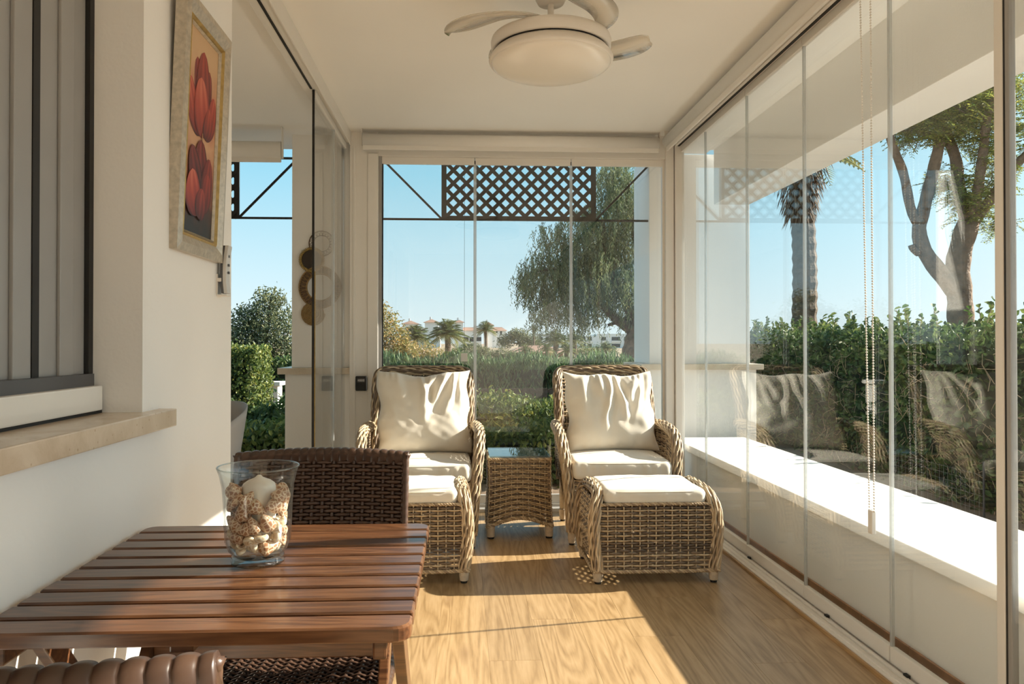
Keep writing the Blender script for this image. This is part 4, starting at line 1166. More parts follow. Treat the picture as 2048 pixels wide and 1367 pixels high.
# ================================================================== VASE, CANDLE, SHELLS
VX, VY, VZ = -0.437, 1.632, 0.7305
vs = tag(empty('glass_vase', (VX, VY, VZ)), 'clear flared glass vase full of shells on the slatted table', 'vase')
outer = [(0.052, 0.020), (0.061, 0.030), (0.068, 0.050), (0.0705, 0.09), (0.0715, 0.13), (0.0745, 0.165), (0.080, 0.190), (0.0850, 0.204)]
inner = [(r - 0.0026, z) for r, z in outer[::-1]]; inner[0] = (0.0832, 0.2045)
MB().lathe(outer + [(0.0848, 0.2056)] + inner + [(0.045, 0.016), (0.001, 0.014)], 72).build('bowl', 'vase_glass', vs, smooth=True)
MB().lathe([(0.001, 0.0), (0.050, 0.0), (0.0545, 0.002), (0.056, 0.007), (0.053, 0.0115), (0.055, 0.015), (0.052, 0.020), (0.045, 0.0155), (0.001, 0.0135)], 72).build('foot', 'vase_base', vs, smooth=True)
tt = np.linspace(0, 2 * PI, 73)
MB().tube(np.stack([0.0843 * np.cos(tt), 0.0843 * np.sin(tt), np.full_like(tt, 0.2052)], -1), 0.0016, 8).build('rim', 'vase_base', vs, smooth=True)
cd = tag(empty('pillar_candle', (VX, VY + 0.006, VZ)), 'white pillar candle standing among the shells in the vase', 'candle')
MB().lathe([(0.001, 0.050), (0.034, 0.050), (0.035, 0.054), (0.035, 0.160), (0.033, 0.167), (0.024, 0.174), (0.009, 0.180), (0.004, 0.185), (0.001, 0.186)], 40).build('wax', 'candle', cd, smooth=True)
MB().tube([(0, 0, 0.184), (0.0005, 0, 0.190), (0.002, 0, 0.196)], 0.0011, 6).build('wick', 'black', cd)

def shell_mat(name, base, line, sc):
    m, nt, b, o = nodes_of(name)
    tc = nd(nt, 'TexCoord'); oi = nd(nt, 'ObjectInfo')
    ad = nd(nt, 'VectorMath', operation='ADD'); nt.links.new(tc.outputs['Object'], ad.inputs[0])
    cb = nd(nt, 'CombineXYZ'); nt.links.new(oi.outputs['Random'], cb.inputs[0]); nt.links.new(oi.outputs['Random'], cb.inputs[2]); nt.links.new(cb.outputs[0], ad.inputs[1])
    v = nd(nt, 'TexVoronoi', Scale=sc, feature='DISTANCE_TO_EDGE'); nt.links.new(ad.outputs[0], v.inputs['Vector'])
    r = ramp(nt, [(0.04, line), (0.16, base), (0.5, tuple(c * 0.8 for c in base))]); nt.links.new(v.outputs['Distance'], r.inputs[0])
    nt.links.new(r.outputs[0], b.inputs['Base Color']); b.inputs['Roughness'].default_value = 0.3
    return m
M['shell_net'] = shell_mat('netted_shell', (0.42, 0.20, 0.10), (0.78, 0.62, 0.45), 150)
M['shell_pale'] = shell_mat('pale_shell', (0.72, 0.55, 0.36), (0.85, 0.76, 0.62), 90)

def cone_shell(nm, mat):
    """cone snail: spire, shoulder, tapering body with a slit"""
    k, n = 22, 20
    prof = [(0.0006, 0.0175), (0.003, 0.0150), (0.0055, 0.0140), (0.0058, 0.0128), (0.0085, 0.0118), (0.0088, 0.0106), (0.0113, 0.0095), (0.0120, 0.0080), (0.0116, 0.0045), (0.0102, 0.0), (0.0082, -0.005), (0.006, -0.010), (0.0038, -0.0145), (0.0022, -0.017), (0.0006, -0.018)]
    pr = np.array(prof); a = np.arange(k) * 2 * PI / k
    R = pr[:, :1] * (1 + 0.06 * (a / (2 * PI))[None]); R[:, 0] *= 0.90; R[6:, 1] *= 0.82
    V = np.stack([R * np.cos(a), R * np.sin(a), np.repeat(pr[:, 1:], k, 1)], -1)
    i = np.arange(len(pr) - 1)[:, None] * k; j = np.arange(k)[None]; jn = (j + 1) % k
    return MB().add(V.reshape(-1, 3), np.stack([i + j, i + k + j, i + k + jn, i + jn], -1).reshape(-1, 4)).build(nm, mat, None, smooth=True)
def round_shell(nm, mat):
    """turban snail: a tube coiled on a widening spiral, ending in an open mouth"""
    t = np.linspace(0, 2 * PI * 2.6, 70); g = np.exp(0.145 * (t - t[-1]))
    P = np.stack([0.0088 * g * np.cos(t), 0.0088 * g * np.sin(t), 0.010 - 0.0135 * g], -1)
    mb = MB(); mb.tube(P, 0.0078 * g, 12, caps=False)
    U, W, T = frames(P)
    a = np.arange(12) * 2 * PI / 12
    for rr, rr2, off in ((0.0078, 0.0092, 0.0), (0.0092, 0.0064, 0.0012), (0.0064, 0.004, -0.004)):
        V0 = P[-1] + T[-1] * max(off, 0) + (U[-1][None] * np.cos(a)[:, None] + W[-1][None] * np.sin(a)[:, None]) * rr
        V1 = P[-1] + T[-1] * off + (U[-1][None] * np.cos(a)[:, None] + W[-1][None] * np.sin(a)[:, None]) * rr2
        j = np.arange(12); mb.add(np.concatenate([V0, V1]), np.stack([j, (j + 1) % 12, 12 + (j + 1) % 12, 12 + j], -1))
    return mb.build(nm, mat, None, smooth=True)
cs, rs = cone_shell('cone_shell', 'shell_net'), round_shell('turban_shell', 'shell_pale')
first = {'c': cs, 'r': rs}; used = {'c': False, 'r': False}
def vase_r(z): return np.interp(z, [q[1] for q in outer], [q[0] for q in outer]) - 0.003
r5 = np.random.default_rng(12); placed = []
lvl = 0.026
tries = 0
while tries < 60000 and len(placed) < 125:
    tries += 1
    z = r5.uniform(0.030, 0.150); rm = vase_r(z) - 0.0145
    rad = rm * math.sqrt(r5.uniform(0.15, 1)); an = r5.uniform(0, 2 * PI)
    p = np.array([rad * math.cos(an), rad * math.sin(an), z])
    top = 0.146 + 0.010 * math.sin(an * 2 + 1)
    if z > top: continue
    if z > 0.044 and math.hypot(p[0], p[1] - 0.006) < 0.049: continue
    if placed and min(np.linalg.norm(p - q) for q in placed) < 0.0235: continue
    placed.append(p)
for p in sorted(placed, key=lambda q: q[2]):
    kind = 'c' if (p[2] > 0.085 and r5.random() < 0.85) or r5.random() < 0.25 else 'r'
    if not used[kind]: o = first[kind]; used[kind] = True
    else:
        o = first[kind].copy(); COL.objects.link(o)
    s = r5.uniform(1.15, 1.45)
    co = np.array([v.co[:] for v in first[kind].data.vertices])
    for att in range(80):
        eu = Vector(r5.uniform(0, 6.28, 3)); R3 = np.array(Matrix.Rotation(eu.z, 3, 'Z') @ Matrix.Rotation(eu.y, 3, 'Y') @ Matrix.Rotation(eu.x, 3, 'X'))
        W3 = co @ R3.T * s + p
        if np.all(np.hypot(W3[:, 0], W3[:, 1]) < vase_r(np.clip(W3[:, 2], 0.02, 0.2)) - 0.0012) and W3[:, 2].min() > 0.0175: break
        if att > 40: s *= 0.985
    o.scale = (s, s, s)
    o.location = (VX + p[0], VY + p[1], VZ + p[2]); o.rotation_euler = tuple(eu)
    if kind == 'c': tag(o, 'tan cone shell with a pale net pattern inside the glass vase', 'shell', 'netted cone shells in the vase')
    else: tag(o, 'pale coiled snail shell inside the glass vase', 'shell', 'pale snail shells in the vase')

# ================================================================== GREY CHAIR in the side room
gc = tag(empty('tub_chair', (-1.42, 4.05, 0), math.radians(-35)), 'grey shell chair edge showing past the end of the house wall', 'chair')
n = 25
V = []
for th in (0.0, 0.008):
    for i in range(n):
        a = -PI * 0.72 + 2 * PI * 0.72 * i / (n - 1)          # wraps round the sitter, opening to -y
        hgt = 0.875 - 0.20 * (abs(a) / (PI * 0.72)) ** 2.2
        for j in range(9):
            v = j / 8; r = 0.195 + 0.075 * v ** 0.8 + th
            V.append((r * math.sin(a), r * math.cos(a) * 0.95, 0.44 + (hgt - 0.44) * v))
Q = list(grid_faces(n, 9)) + list(grid_faces(n, 9, n * 9, True))
for j in range(8): Q += [(j, j + 1, n * 9 + j + 1, n * 9 + j), ((n - 1) * 9 + j + 1, (n - 1) * 9 + j, (2 * n - 1) * 9 + j, (2 * n - 1) * 9 + j + 1)]
for i in range(n - 1): Q += [(i * 9 + 8, (i + 1) * 9 + 8, (n + i + 1) * 9 + 8, (n + i) * 9 + 8), ((i + 1) * 9, i * 9, (n + i) * 9, (n + i + 1) * 9)]
MB().add(V, Q).build('shell_back', 'chair_grey', gc, smooth=True)
MB().lathe([(0.001, 0.452), (0.17, 0.455), (0.205, 0.445), (0.205, 0.425), (0.001, 0.415)], 30).build('seat', 'chair_grey', gc, smooth=True)
for sx in (-1, 1):
    for sy in (-1, 1):
        MB().tube([(sx * 0.12, sy * 0.12, 0.42), (sx * 0.19, sy * 0.19, 0.0)], [0.016, 0.010], 8).build('leg', 'chair_grey', gc, smooth=True)
# ================================================================== LATTICE SCREENS outside
def make_screen():
    root = empty('lattice_screen')
    Z0, Z1 = 2.185, 2.660
    xa, xb, xc, xd = -0.637, -0.148, 1.055, 1.530
    B = 0.016
    def part(nm, a, b, w=B, h=B): MB().bar(a, b, w, h, up=(0, 1, 0)).build(nm, 'iron', root)
    part('bottom_bar', (xa, 6.0, Z0), (xd, 6.0, Z0)); part('top_bar', (xa, 6.0, Z1), (xd, 6.0, Z1))
    part('end_bar', (xa, 6.0, Z0), (xa, 6.0, Z1)); part('end_bar', (xd, 6.0, Z0), (xd, 6.0, Z1))
    part('diagonal_bar', (xa, 6.0, Z1), (xb - 0.015, 6.0, Z0)); part('diagonal_bar', (xd, 6.0, Z1), (xc + 0.015, 6.0, Z0))
    for x in (xb, xc): part('panel_post', (x, 6.0, Z0), (x, 6.0, Z1), 0.040)
    part('panel_rail', (xb, 6.0, Z0 + 0.014), (xc, 6.0, Z0 + 0.014), 0.030); part('panel_rail', (xb, 6.0, Z1 - 0.014), (xc, 6.0, Z1 - 0.014), 0.030)
    for z in (2.30, 2.56):
        part('bracket', (xd, 6.0, z), (xd + 0.045, 6.0, z), 0.02); part('bracket', (xa, 6.0, z), (xa - 0.03, 6.0, z), 0.02)
    H = Z1 - Z0; pitch = 0.1045
    for sg, yy in ((1, 5.994), (-1, 6.006)):
        c = xb - H if sg > 0 else xb
        x = c + pitch * 0.5
        end = xc if sg > 0 else xc + H
        while x < end:
            # line from (x, Z0) going up with slope sg
            t0, t1 = 0.0, H
            if sg > 0:
                t0 = max(t0, xb - x); t1 = min(t1, xc - x)
                a, b = (x + t0, Z0 + t0), (x + t1, Z0 + t1)
            else:
                t0 = max(t0, x - xc); t1 = min(t1, x - xb)
                a, b = (x - t0, Z0 + t0), (x - t1, Z0 + t1)
            if t1 - t0 > 0.02:
                MB().bar((a[0], yy, a[1]), (b[0], yy, b[1]), 0.029, 0.010, up=(0, 1, 0)).build('lattice_slat', 'iron', root)
            x += pitch
    return root
ls = make_screen(); register(ls)
tag(ls, 'dark lattice screen with diagonal braces hung outside the end glazing', 'lattice screen', 'dark lattice screens under the eaves')
ls2 = copy_tree(ls); ls2.location = (-2.835, 0, 0.0)
tag(ls2, 'dark lattice screen hung outside the side room opening beyond the picture', 'lattice screen', 'dark lattice screens under the eaves')

# ================================================================== GREENERY
def leaf_mesh(C, D, Nn, L, Wd, tone, fold=0.25):
    """one kite-shaped leaf of two triangles per centre: D along, Nn facing"""
    n = len(C)
    D = D / (np.linalg.norm(D, axis=1)[:, None] + 1e-9)
    S = np.cross(D, Nn); S /= np.linalg.norm(S, axis=1)[:, None] + 1e-9
    Nn = np.cross(S, D)
    L = np.broadcast_to(L, (n,))[:, None]; Wd = np.broadcast_to(Wd, (n,))[:, None]
    V = np.stack([C - D * L / 2, C + S * Wd / 2 + Nn * Wd * fold, C + D * L / 2, C - S * Wd / 2 + Nn * Wd * fold], 1).reshape(-1, 3)
    b = np.arange(n)[:, None] * 4
    T = np.concatenate([b + [0, 1, 2], b + [0, 2, 3]])
    return V, T, np.repeat(tone, 4)
def round_leaf(C, D, Nn, L, Wd, tone, fold=0.22):
    """broad oval leaf of four triangles"""
    n = len(C)
    D = D / (np.linalg.norm(D, axis=1)[:, None] + 1e-9)
    S = np.cross(D, Nn); S /= np.linalg.norm(S, axis=1)[:, None] + 1e-9
    Nn = np.cross(S, D)
    L = np.broadcast_to(L, (n,))[:, None]; W = np.broadcast_to(Wd, (n,))[:, None] / 2
    f = Nn * W * fold * 2
    V = np.stack([C - D * L / 2, C - D * L * 0.2 + S * W * 0.9 + f, C + D * L * 0.18 + S * W + f, C + D * L / 2 - f * 0.4, C + D * L * 0.18 - S * W + f, C - D * L * 0.2 - S * W * 0.9 + f], 1).reshape(-1, 3)
    b = np.arange(n)[:, None] * 6
    T = np.concatenate([b + [0, 1, 2], b + [0, 2, 3], b + [0, 3, 4], b + [0, 4, 5]])
    return V, T, np.repeat(tone, 6)
def rdir(n, r): d = r.normal(size=(n, 3)); return d / np.linalg.norm(d, axis=1)[:, None]

def hedge(name, x0, x1, y0, y1, z0, z1, n, L, mat, label, cat='hedge', seed=1, lump=0.06, aspect=0.5, up=0.5, twigs=0, sprigs=0, group=None, core=0.16):
    root = tag(empty(name, ((x0 + x1) / 2, (y0 + y1) / 2, z0)), label, cat, group)
    ox, oy, oz = (x0 + x1) / 2, (y0 + y1) / 2, z0
    r = np.random.default_rng(seed)
    wx, wy, wz = x1 - x0, y1 - y0, z1 - z0
    A = np.array([wx * wy * 1.2, wy * wz, wy * wz, wx * wz, wx * wz]); f = r.choice(5, n, p=A / A.sum())
    p = r.random((n, 3)); dep = np.abs(r.normal(0, 1, n)) * core * 0.7
    P = np.stack([x0 + wx * p[:, 0], y0 + wy * p[:, 1], z0 + wz * p[:, 2]], -1)
    N = np.zeros((n, 3))
    for k, (ax, val, sg) in enumerate(((2, z1, 1), (0, x0, -1), (0, x1, 1), (1, y0, -1), (1, y1, 1))):
        m = f == k
        bump = lump * (np.sin(P[m][:, (ax + 1) % 3] * 5.1 + seed) + np.sin(P[m][:, (ax + 2) % 3] * 6.3 + 2 * seed) + r.normal(0, 0.6, m.sum()))
        P[m, ax] = val + sg * (bump - dep[m]); N[m, ax] = sg
    D = rdir(n, r) * 0.8 + N * 0.4 + np.array([0, 0, up]); Nn = N * 0.9 + rdir(n, r) * 0.7
    V, T, t = (round_leaf if aspect > 0.3 else leaf_mesh)(P - np.array([ox, oy, oz]), D, Nn, L * r.uniform(0.7, 1.25, n), L * aspect * r.uniform(0.8, 1.2, n), np.clip(r.beta(2.0, 2.6, n), 0, 1))
    MB().add(V, tris=T, tone=t).build('foliage', mat, root)
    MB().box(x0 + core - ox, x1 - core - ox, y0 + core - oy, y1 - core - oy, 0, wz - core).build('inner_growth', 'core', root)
    if twigs:
        mb = MB()
        for _ in range(twigs):
            q = np.array([r.uniform(x0, x0 + 0.12), r.uniform(y0, y1), r.uniform(z0, z1 - 0.1)]) - np.array([ox, oy, oz])
            d = rdir(1, r)[0] * np.array([0.35, 1, 1]); ln = r.uniform(0.1, 0.35)
            mb.tube([q, q + d * ln * 0.5 + r.normal(0, 0.02, 3), q + d * ln], [0.0035, 0.003, 0.0015], 4)
        mb.build('twigs', 'twig', root)
    if sprigs:
        mb = MB(); tw = MB()
        for _ in range(sprigs):
            b = np.array([r.uniform(x0 + 0.05, x1 - 0.05), r.uniform(y0, y1), z1 - 0.06]) - np.array([ox, oy, oz]); h = r.uniform(0.10, 0.26)
            tip = b + np.array([r.normal(0, 0.05), r.normal(0, 0.05), h]); tw.tube([b, (b + tip) / 2 + r.normal(0, 0.008, 3), tip], 0.003, 4)
            m = 7; s = np.linspace(0.25, 1.05, m)[:, None]
            C = b + (tip - b) * s; d = rdir(m, r) * np.array([1, 1, 0.3]) + np.array([0, 0, 0.45])
            V, T, t = round_leaf(C + d * 0.02, d, rdir(m, r) + np.array([0, 0, 1.0]), L * 1.15, L * 0.6, r.uniform(0.35, 0.95, m))
            mb.add(V, tris=T, tone=t)
        mb.build('young_leaves', mat, root); tw.build('young_shoots', 'twig', root)
    return root

hedge('tall_hedge', 3.95, 4.75, 2.5, 13.0, -0.1, 1.33, 34000, 0.066, 'hedge_leaf', 'tall dense clipped hedge beyond the sunlit ledge', seed=3, lump=0.035, twigs=1100, sprigs=150, up=0.3)
hedge('low_hedge', -1.2, 1.45, 6.75, 7.35, -0.1, 0.42, 9000, 0.060, 'bush_leaf', 'low dark leafy bush just outside the end glazing behind the side table', 'bush', seed=5, lump=0.06)
hedge('clipped_bush', -1.15, 3.2, 7.75, 8.7, -0.1, 0.56, 13000, 0.060, 'bush_leaf', 'yellowish green bush behind the low dark bush', 'bush', seed=6, lump=0.05)
hedge('oleander_hedge', -1.7, 3.35, 12.6, 13.7, -0.1, 0.90, 16000, 0.16, 'oleander_leaf', 'long oleander hedge in front of the distant houses', seed=8, lump=0.06, aspect=0.16, up=1.2)
hedge('garden_hedge', -3.3, -1.42, 6.6, 7.3, -0.1, 0.47, 7000, 0.065, 'bush_leaf', 'low clipped hedge seen past the grey chair', seed=9, lump=0.04)
hedge('dark_shrub', -3.0, -1.75, 7.9, 8.5, -0.1, 0.50, 5000, 0.07, 'hedge_leaf', 'dark green shrub between the low hedge and the white gate post', 'bush', seed=10, lump=0.09)
hedge('column_hedge', -3.2, -2.40, 8.9, 9.6, 0.35, 1.17, 6500, 0.05, 'bush_leaf', 'tall trimmed column-shaped shrub left of the white gate post', 'shrub', seed=11, lump=0.03)
hedge('back_hedge', -4.6, -2.15, 12.5, 13.3, -0.1, 0.95, 5000, 0.09, 'hedge_leaf', 'dark hedge behind the white gate post', seed=14, lump=0.08)
gp = tag(empty('gate_post', (-2.50, 10.0, -0.1)), 'white rendered gate post with a flat cap in the garden', 'post')
MB().box(-0.10, 0.10, -0.12, 0.12, 0, 0.74).build('post', 'house', gp, bevel=0.004); MB().box(-0.135, 0.135, -0.15, 0.15, 0.74, 0.79).build('cap', 'house', gp, bevel=0.004)
MB().box(-0.06, 0.05, -0.128, -0.12, 0.15, 0.62).build('meter_door', 'alu_grey', gp, bevel=0.002)
# dark picket gate behind the bushes
gt = tag(empty('garden_fence', (0.9, 11.2, -0.1)), 'dark brown board fence below the oleander hedge', 'fence')
for k in range(16): MB().box(-1.4 + k * 0.2, -1.4 + k * 0.2 + 0.17, -0.02, 0.0, 0, 0.62).build('board', 'bark_dark', gt)
for z in (0.15, 0.55): MB().box(-1.4, 1.8, 0, 0.03, z, z + 0.05).build('rail', 'bark_dark', gt)
# wire netting at the foot of the tall hedge
nt_ = tag(empty('wire_netting', (3.72, 7.0, -0.1)), 'low wire netting along the foot of the tall hedge', 'netting')
mb = MB()
for k in range(24): mb.tube([(0, -1.8 + k * 0.05, 0), (0, -1.8 + k * 0.05, 0.36)], 0.0008, 3)
for k in range(8): mb.tube([(0, -1.8, k * 0.05), (0, -0.65, k * 0.05)], 0.0008, 3)
mb.build('mesh_wire', 'alu_grey', nt_)['kind'] = 'stuff'
for y in (-1.8, -0.65): MB().tube([(0, y, 0), (0, y, 0.45)], 0.008, 6).build('stake', 'grey_metal', nt_)

def limb(mb, pts, r0, r1, k=10):
    ln = np.linalg.norm(np.diff(np.asarray(pts, float), axis=0), axis=1).sum()
    n = max(6, int(ln / 0.08)); P = spline(pts, n)
    mb.tube(P, np.linspace(r0, r1, n) * (1 + 0.05 * np.sin(np.arange(n) * 1.7)), k)

# ---- the forked tree behind the tall hedge
tr = tag(empty('forked_tree', (5.67, 8.3, -0.1)), 'tree with a pale brown forked trunk rising behind the tall hedge', 'tree')
def rt(px, py, dy=0.0): return ((px - 1920) * 0.0058, dy, 1.3 + (685 - py) * 0.0057)
mb = MB()
limb(mb, [(0.03, 0, 0), rt(1921, 640), rt(1918, 580), rt(1916, 530), rt(1925, 485), rt(1938, 445)], 0.165, 0.115, 14)
mb.build('trunk', 'bark', tr, smooth=True)
for pts, a, b in (([rt(1917, 590), rt(1885, 552), rt(1850, 505), rt(1838, 468), rt(1840, 440)], 0.10, 0.075),
                  ([rt(1840, 452), rt(1822, 420), rt(1796, 350, -0.1), rt(1760, 285, -0.2), rt(1735, 200, -0.3), rt(1725, 80, -0.4)], 0.055, 0.03),
                  ([rt(1840, 445), rt(1852, 400), rt(1878, 295), rt(1902, 220, 0.1), rt(1910, 150, 0.15), rt(1925, 20, 0.3)], 0.072, 0.035),
                  ([rt(1938, 450), rt(1932, 380, 0.1), rt(1930, 310, 0.15), rt(1925, 230, 0.3), rt(1935, 60, 0.5)], 0.075, 0.035),
                  ([rt(1942, 450), rt(1944, 390, -0.1), rt(1950, 310, -0.15), rt(1958, 220, -0.2), rt(1990, 60, -0.4)], 0.06, 0.03),
                  ([rt(1940, 455), rt(1975, 395, -0.1), rt(2005, 340, -0.2), rt(2060, 270, -0.4), rt(2120, 160, -0.5)], 0.065, 0.03),
                  ([rt(1838, 505), rt(1826, 498), rt(1822, 490)], 0.05, 0.035)):
    m2 = MB(); limb(m2, pts, a, b); m2.build('branch', 'bark', tr, smooth=True)
r = np.random.default_rng(21)
mb = MB(); tw = MB()
def pinnate(mb, tw, base, d, ln, r, size=0.042, npair=9):
    d = d / np.linalg.norm(d); tip = base + d * ln; mid = (base + tip) / 2 + np.array([0, 0, 0.03 * ln / 0.25])
    P = spline([base, mid, tip], npair); tw.tube(P, 0.0016, 3)
    side = np.cross(d, np.array([0, 0, 1.0])); side /= np.linalg.norm(side) + 1e-9
    for sg in (-1, 1):
        D = np.tile(side * sg * 0.9 + d * 0.45, (npair, 1)) + r.normal(0, 0.12, (npair, 3))
        V, T, t = leaf_mesh(P + D * size * 0.5, D, np.tile([0, 0, 1.0], (npair, 1)) + r.normal(0, 0.35, (npair, 3)), size * r.uniform(0.8, 1.2, npair), size * 0.42, np.clip(r.normal(0.55, 0.22, npair), 0, 1))
        mb.add(V, tris=T, tone=t)
cl = [(1850, 215, -0.3, .45), (1830, 255, -0.2, .35), (1890, 235, 0.1, .40), (1935, 215, 0.2, .5), (1965, 260, 0.0, .38), (1990, 210, -0.1, .5), (1985, 320, -0.1, .30), (1965, 380, -0.05, .28), (1905, 360, 0.1, .22), (1900, 400, -0.15, .16), (1860, 175, 0.3, .5), (1960, 170, 0.4, .6), (2010, 160, 0.5, .6), (2040, 260, -0.4, .4), (1905, 150, -0.2, .6), (1990, 450, -0.1, .10), (1955, 430, 0.0, .18), (1800, 270, -0.2, .22), (1900, 60, 0.3, 1.0), (2020, 50, 0.3, 1.0), (1800, 90, 0.1, .8)]
for (px, py, dy, R) in cl:
    c = np.array(rt(px, py, dy))
    for _ in range(int(150 * R * 2.6)):
        p = c + rdir(1, r)[0] * R * r.random() ** 0.4 * np.array([1, 1, 0.75])
        d = rdir(1, r)[0] * np.array([1, 1, 0.5]) + np.array([0, 0, -0.25])
        pinnate(mb, tw, p, d, r.uniform(0.14, 0.26), r)
    for _ in range(4):
        p = c + rdir(1, r)[0] * R * 0.9; tw.tube(spline([p, (p + c) / 2 + r.normal(0, 0.05, 3), c], 6), 0.006, 4)
mb.build('leaves', 'acacia_leaf', tr); tw.build('twigs', 'bark_dark', tr)

# ---- the weeping tree beyond the oleander hedge
wt = tag(empty('weeping_tree', (5.0, 22.0, -0.1)), 'large weeping pepper tree seen through the end glazing', 'tree')
def wp(px, py, dy=0.0): return np.array(((px - 925) * 0.0148 - 5.0, dy, 1.3 + (685 - py) * 0.0148))
mb = MB()
limb(mb, [wp(1258, 790), wp(1262, 735), wp(1268, 700), wp(1272, 680), wp(1283, 640)], 0.42, 0.30, 12); mb.build('trunk', 'bark', wt, smooth=True)
for pts, a, b in (([wp(1275, 690), wp(1262, 660), wp(1235, 640), wp(1205, 612), wp(1165, 575)], 0.2, 0.06), ([wp(1278, 675), wp(1268, 640), wp(1245, 590), wp(1215, 520), wp(1205, 440)], 0.2, 0.06),
                  ([wp(1282, 650), wp(1290, 600), wp(1285, 520), wp(1260, 420), wp(1255, 360)], 0.26, 0.07), ([wp(1285, 640), wp(1310, 590), wp(1340, 520)], 0.2, 0.06), ([wp(1284, 640), wp(1262, 632), wp(1245, 640), wp(1215, 650)], 0.12, 0.04),
                  ([wp(1232, 600), wp(1180, 560), wp(1110, 540), wp(1060, 545)], 0.10, 0.03)):
    m2 = MB(); limb(m2, pts, a, b, 8); m2.build('branch', 'bark_dark', wt, smooth=True)
r = np.random.default_rng(33)
blobs = [(1085, 545, 62, 50, 0.0, 190), (1130, 520, 55, 50, 0.3, 200), (1180, 540, 65, 65, -0.2, 300), (1100, 470, 38, 26, 0, 70), (1160, 455, 50, 40, 0, 160), (1215, 440, 52, 65, 0.2, 260), (1235, 370, 42, 55, -0.2, 180), (1230, 335, 38, 30, 0.4, 90), (1255, 480, 50, 70, 0.3, 220), (1275, 400, 45, 60, 0, 150),
         (1225, 560, 60, 60, 0.5, 260), (1265, 580, 45, 60, -0.5, 160), (1120, 595, 45, 45, 0.2, 150), (1090, 620, 28, 30, 0, 60), (1170, 615, 40, 36, 0.3, 110), (1310, 480, 60, 110, 0.3, 200), (1050, 560, 26, 30, 0, 60), (1330, 590, 50, 70, 0, 110), (1200, 490, 55, 55, 0.6, 160)]
mb = MB()
CC, DD, LL, TT = [], [], [], []
for (px, py, rx, ry, dy, cnt) in blobs:
    c = wp(px, py, dy)
    for _ in range(cnt):
        d = rdir(1, r)[0] * r.random() ** 0.33
        p = c + np.array([d[0] * rx * 0.0148, d[1] * 0.9, d[2] * ry * 0.0148])
        n = int(r.integers(12, 30)); ln = r.uniform(0.35, 0.95)
        s = np.linspace(0, 1, n)
        sw = r.normal(0, 0.16, 2)
        x = p[0] + sw[0] * np.sqrt(s) + r.normal(0, 0.025, n); y = p[1] + sw[1] * np.sqrt(s) + r.normal(0, 0.025, n); z = p[2] - ln * s ** 1.25 + 0.06 * np.sin(s * 3)
        CC.append(np.stack([x, y, z], -1)); DD.append(np.stack([r.normal(0, 0.6, n), r.normal(0, 0.6, n), np.full(n, -1.0)], -1)); TT.append(np.clip(r.normal(0.42, 0.2) + r.normal(0, 0.12, n), 0, 1))
C_, D_, T_ = np.concatenate(CC), np.concatenate(DD), np.concatenate(TT)
V, T, t = leaf_mesh(C_, D_, rdir(len(C_), r), r.uniform(0.08, 0.15, len(C_)), r.uniform(0.018, 0.034, len(C_)), T_)
MB().add(V, tris=T, tone=t).build('weeping_leaves', 'pepper_leaf', wt)

# ---- round-crowned trees
def crown_tree(name, loc, blobs, n, L, mat, label, trunk_h, tr_=0.1, seed=1, aspect=0.4, bark='bark_dark', group=None):
    root = tag(empty(name, loc), label, 'tree', group); r = np.random.default_rng(seed)
    mb = MB(); limb(mb, [(0, 0, 0), (0.03, 0, trunk_h * 0.5), (0, 0.02, trunk_h)], tr_, tr_ * 0.6, 8); mb.build('trunk', bark, root, smooth=True)
    mb = MB(); tot = sum(b[3] ** 2 for b in blobs)
    tw = MB()
    for (x, y, z, R) in blobs:
        k = int(n * R * R / tot)
        d = rdir(k, r) * (r.random(k) ** 0.38)[:, None] * (1 + 0.18 * r.normal(size=k))[:, None]
        V, T, t = leaf_mesh(np.array([x, y, z]) + d * R * np.array([1, 1, 0.85]), rdir(k, r), rdir(k, r) + np.array([0, 0, 0.6]), L * r.uniform(0.6, 1.3, k), L * aspect, np.clip(r.beta(2, 2.5, k), 0, 1))
        mb.add(V, tris=T, tone=t)
        limb(tw, [(0, 0, trunk_h * 0.9), (x * 0.5, y * 0.5, (trunk_h + z) / 2), (x, y, z)], tr_ * 0.4, tr_ * 0.12, 6)
        for _ in range(5):
            q = np.array([x, y, z]) + rdir(1, r)[0] * R * 0.85; limb(tw, [(x, y, z), ((x + q[0]) / 2, (y + q[1]) / 2, (z + q[2]) / 2 + 0.03), tuple(q)], tr_ * 0.12, tr_ * 0.03, 4)
    tw.build('branches', bark, root, smooth=True)
    mb.build('crown', mat, root)
    return root
crown_tree('olive_tree', (-3.9, 15.0, -0.1), [(-0.5, 0, 1.25, .62), (0.05, 0.1, 1.75, .55), (0.35, 0, 1.35, .60), (-0.15, 0.2, 1.05, .6), (-0.9, 0, 1.3, .6), (0.5, 0, 0.85, .55), (0.1, 0, 2.12, .34), (-0.35, 0, 1.75, .38), (-1.4, 0, 1.6, .7)], 14000, 0.085, 'olive_leaf', 'grey green olive tree in the gap beyond the picture wall', 0.9, 0.10, seed=4)
crown_tree('autumn_tree', (-3.1, 26.0, -0.1), [(0.0, 0, 1.5, .75), (0.35, 0.2, 2.0, .6), (0.75, 0, 1.5, .6), (0.2, 0, 2.45, .4), (-0.7, 0, 1.9, .9), (1.1, 0.1, 1.0, .5), (0.55, 0, .8, .6)], 6000, 0.13, 'autumn_leaf', 'tree with yellowing orange leaves at the edge of the end glazing', 0.9, 0.10, seed=5)
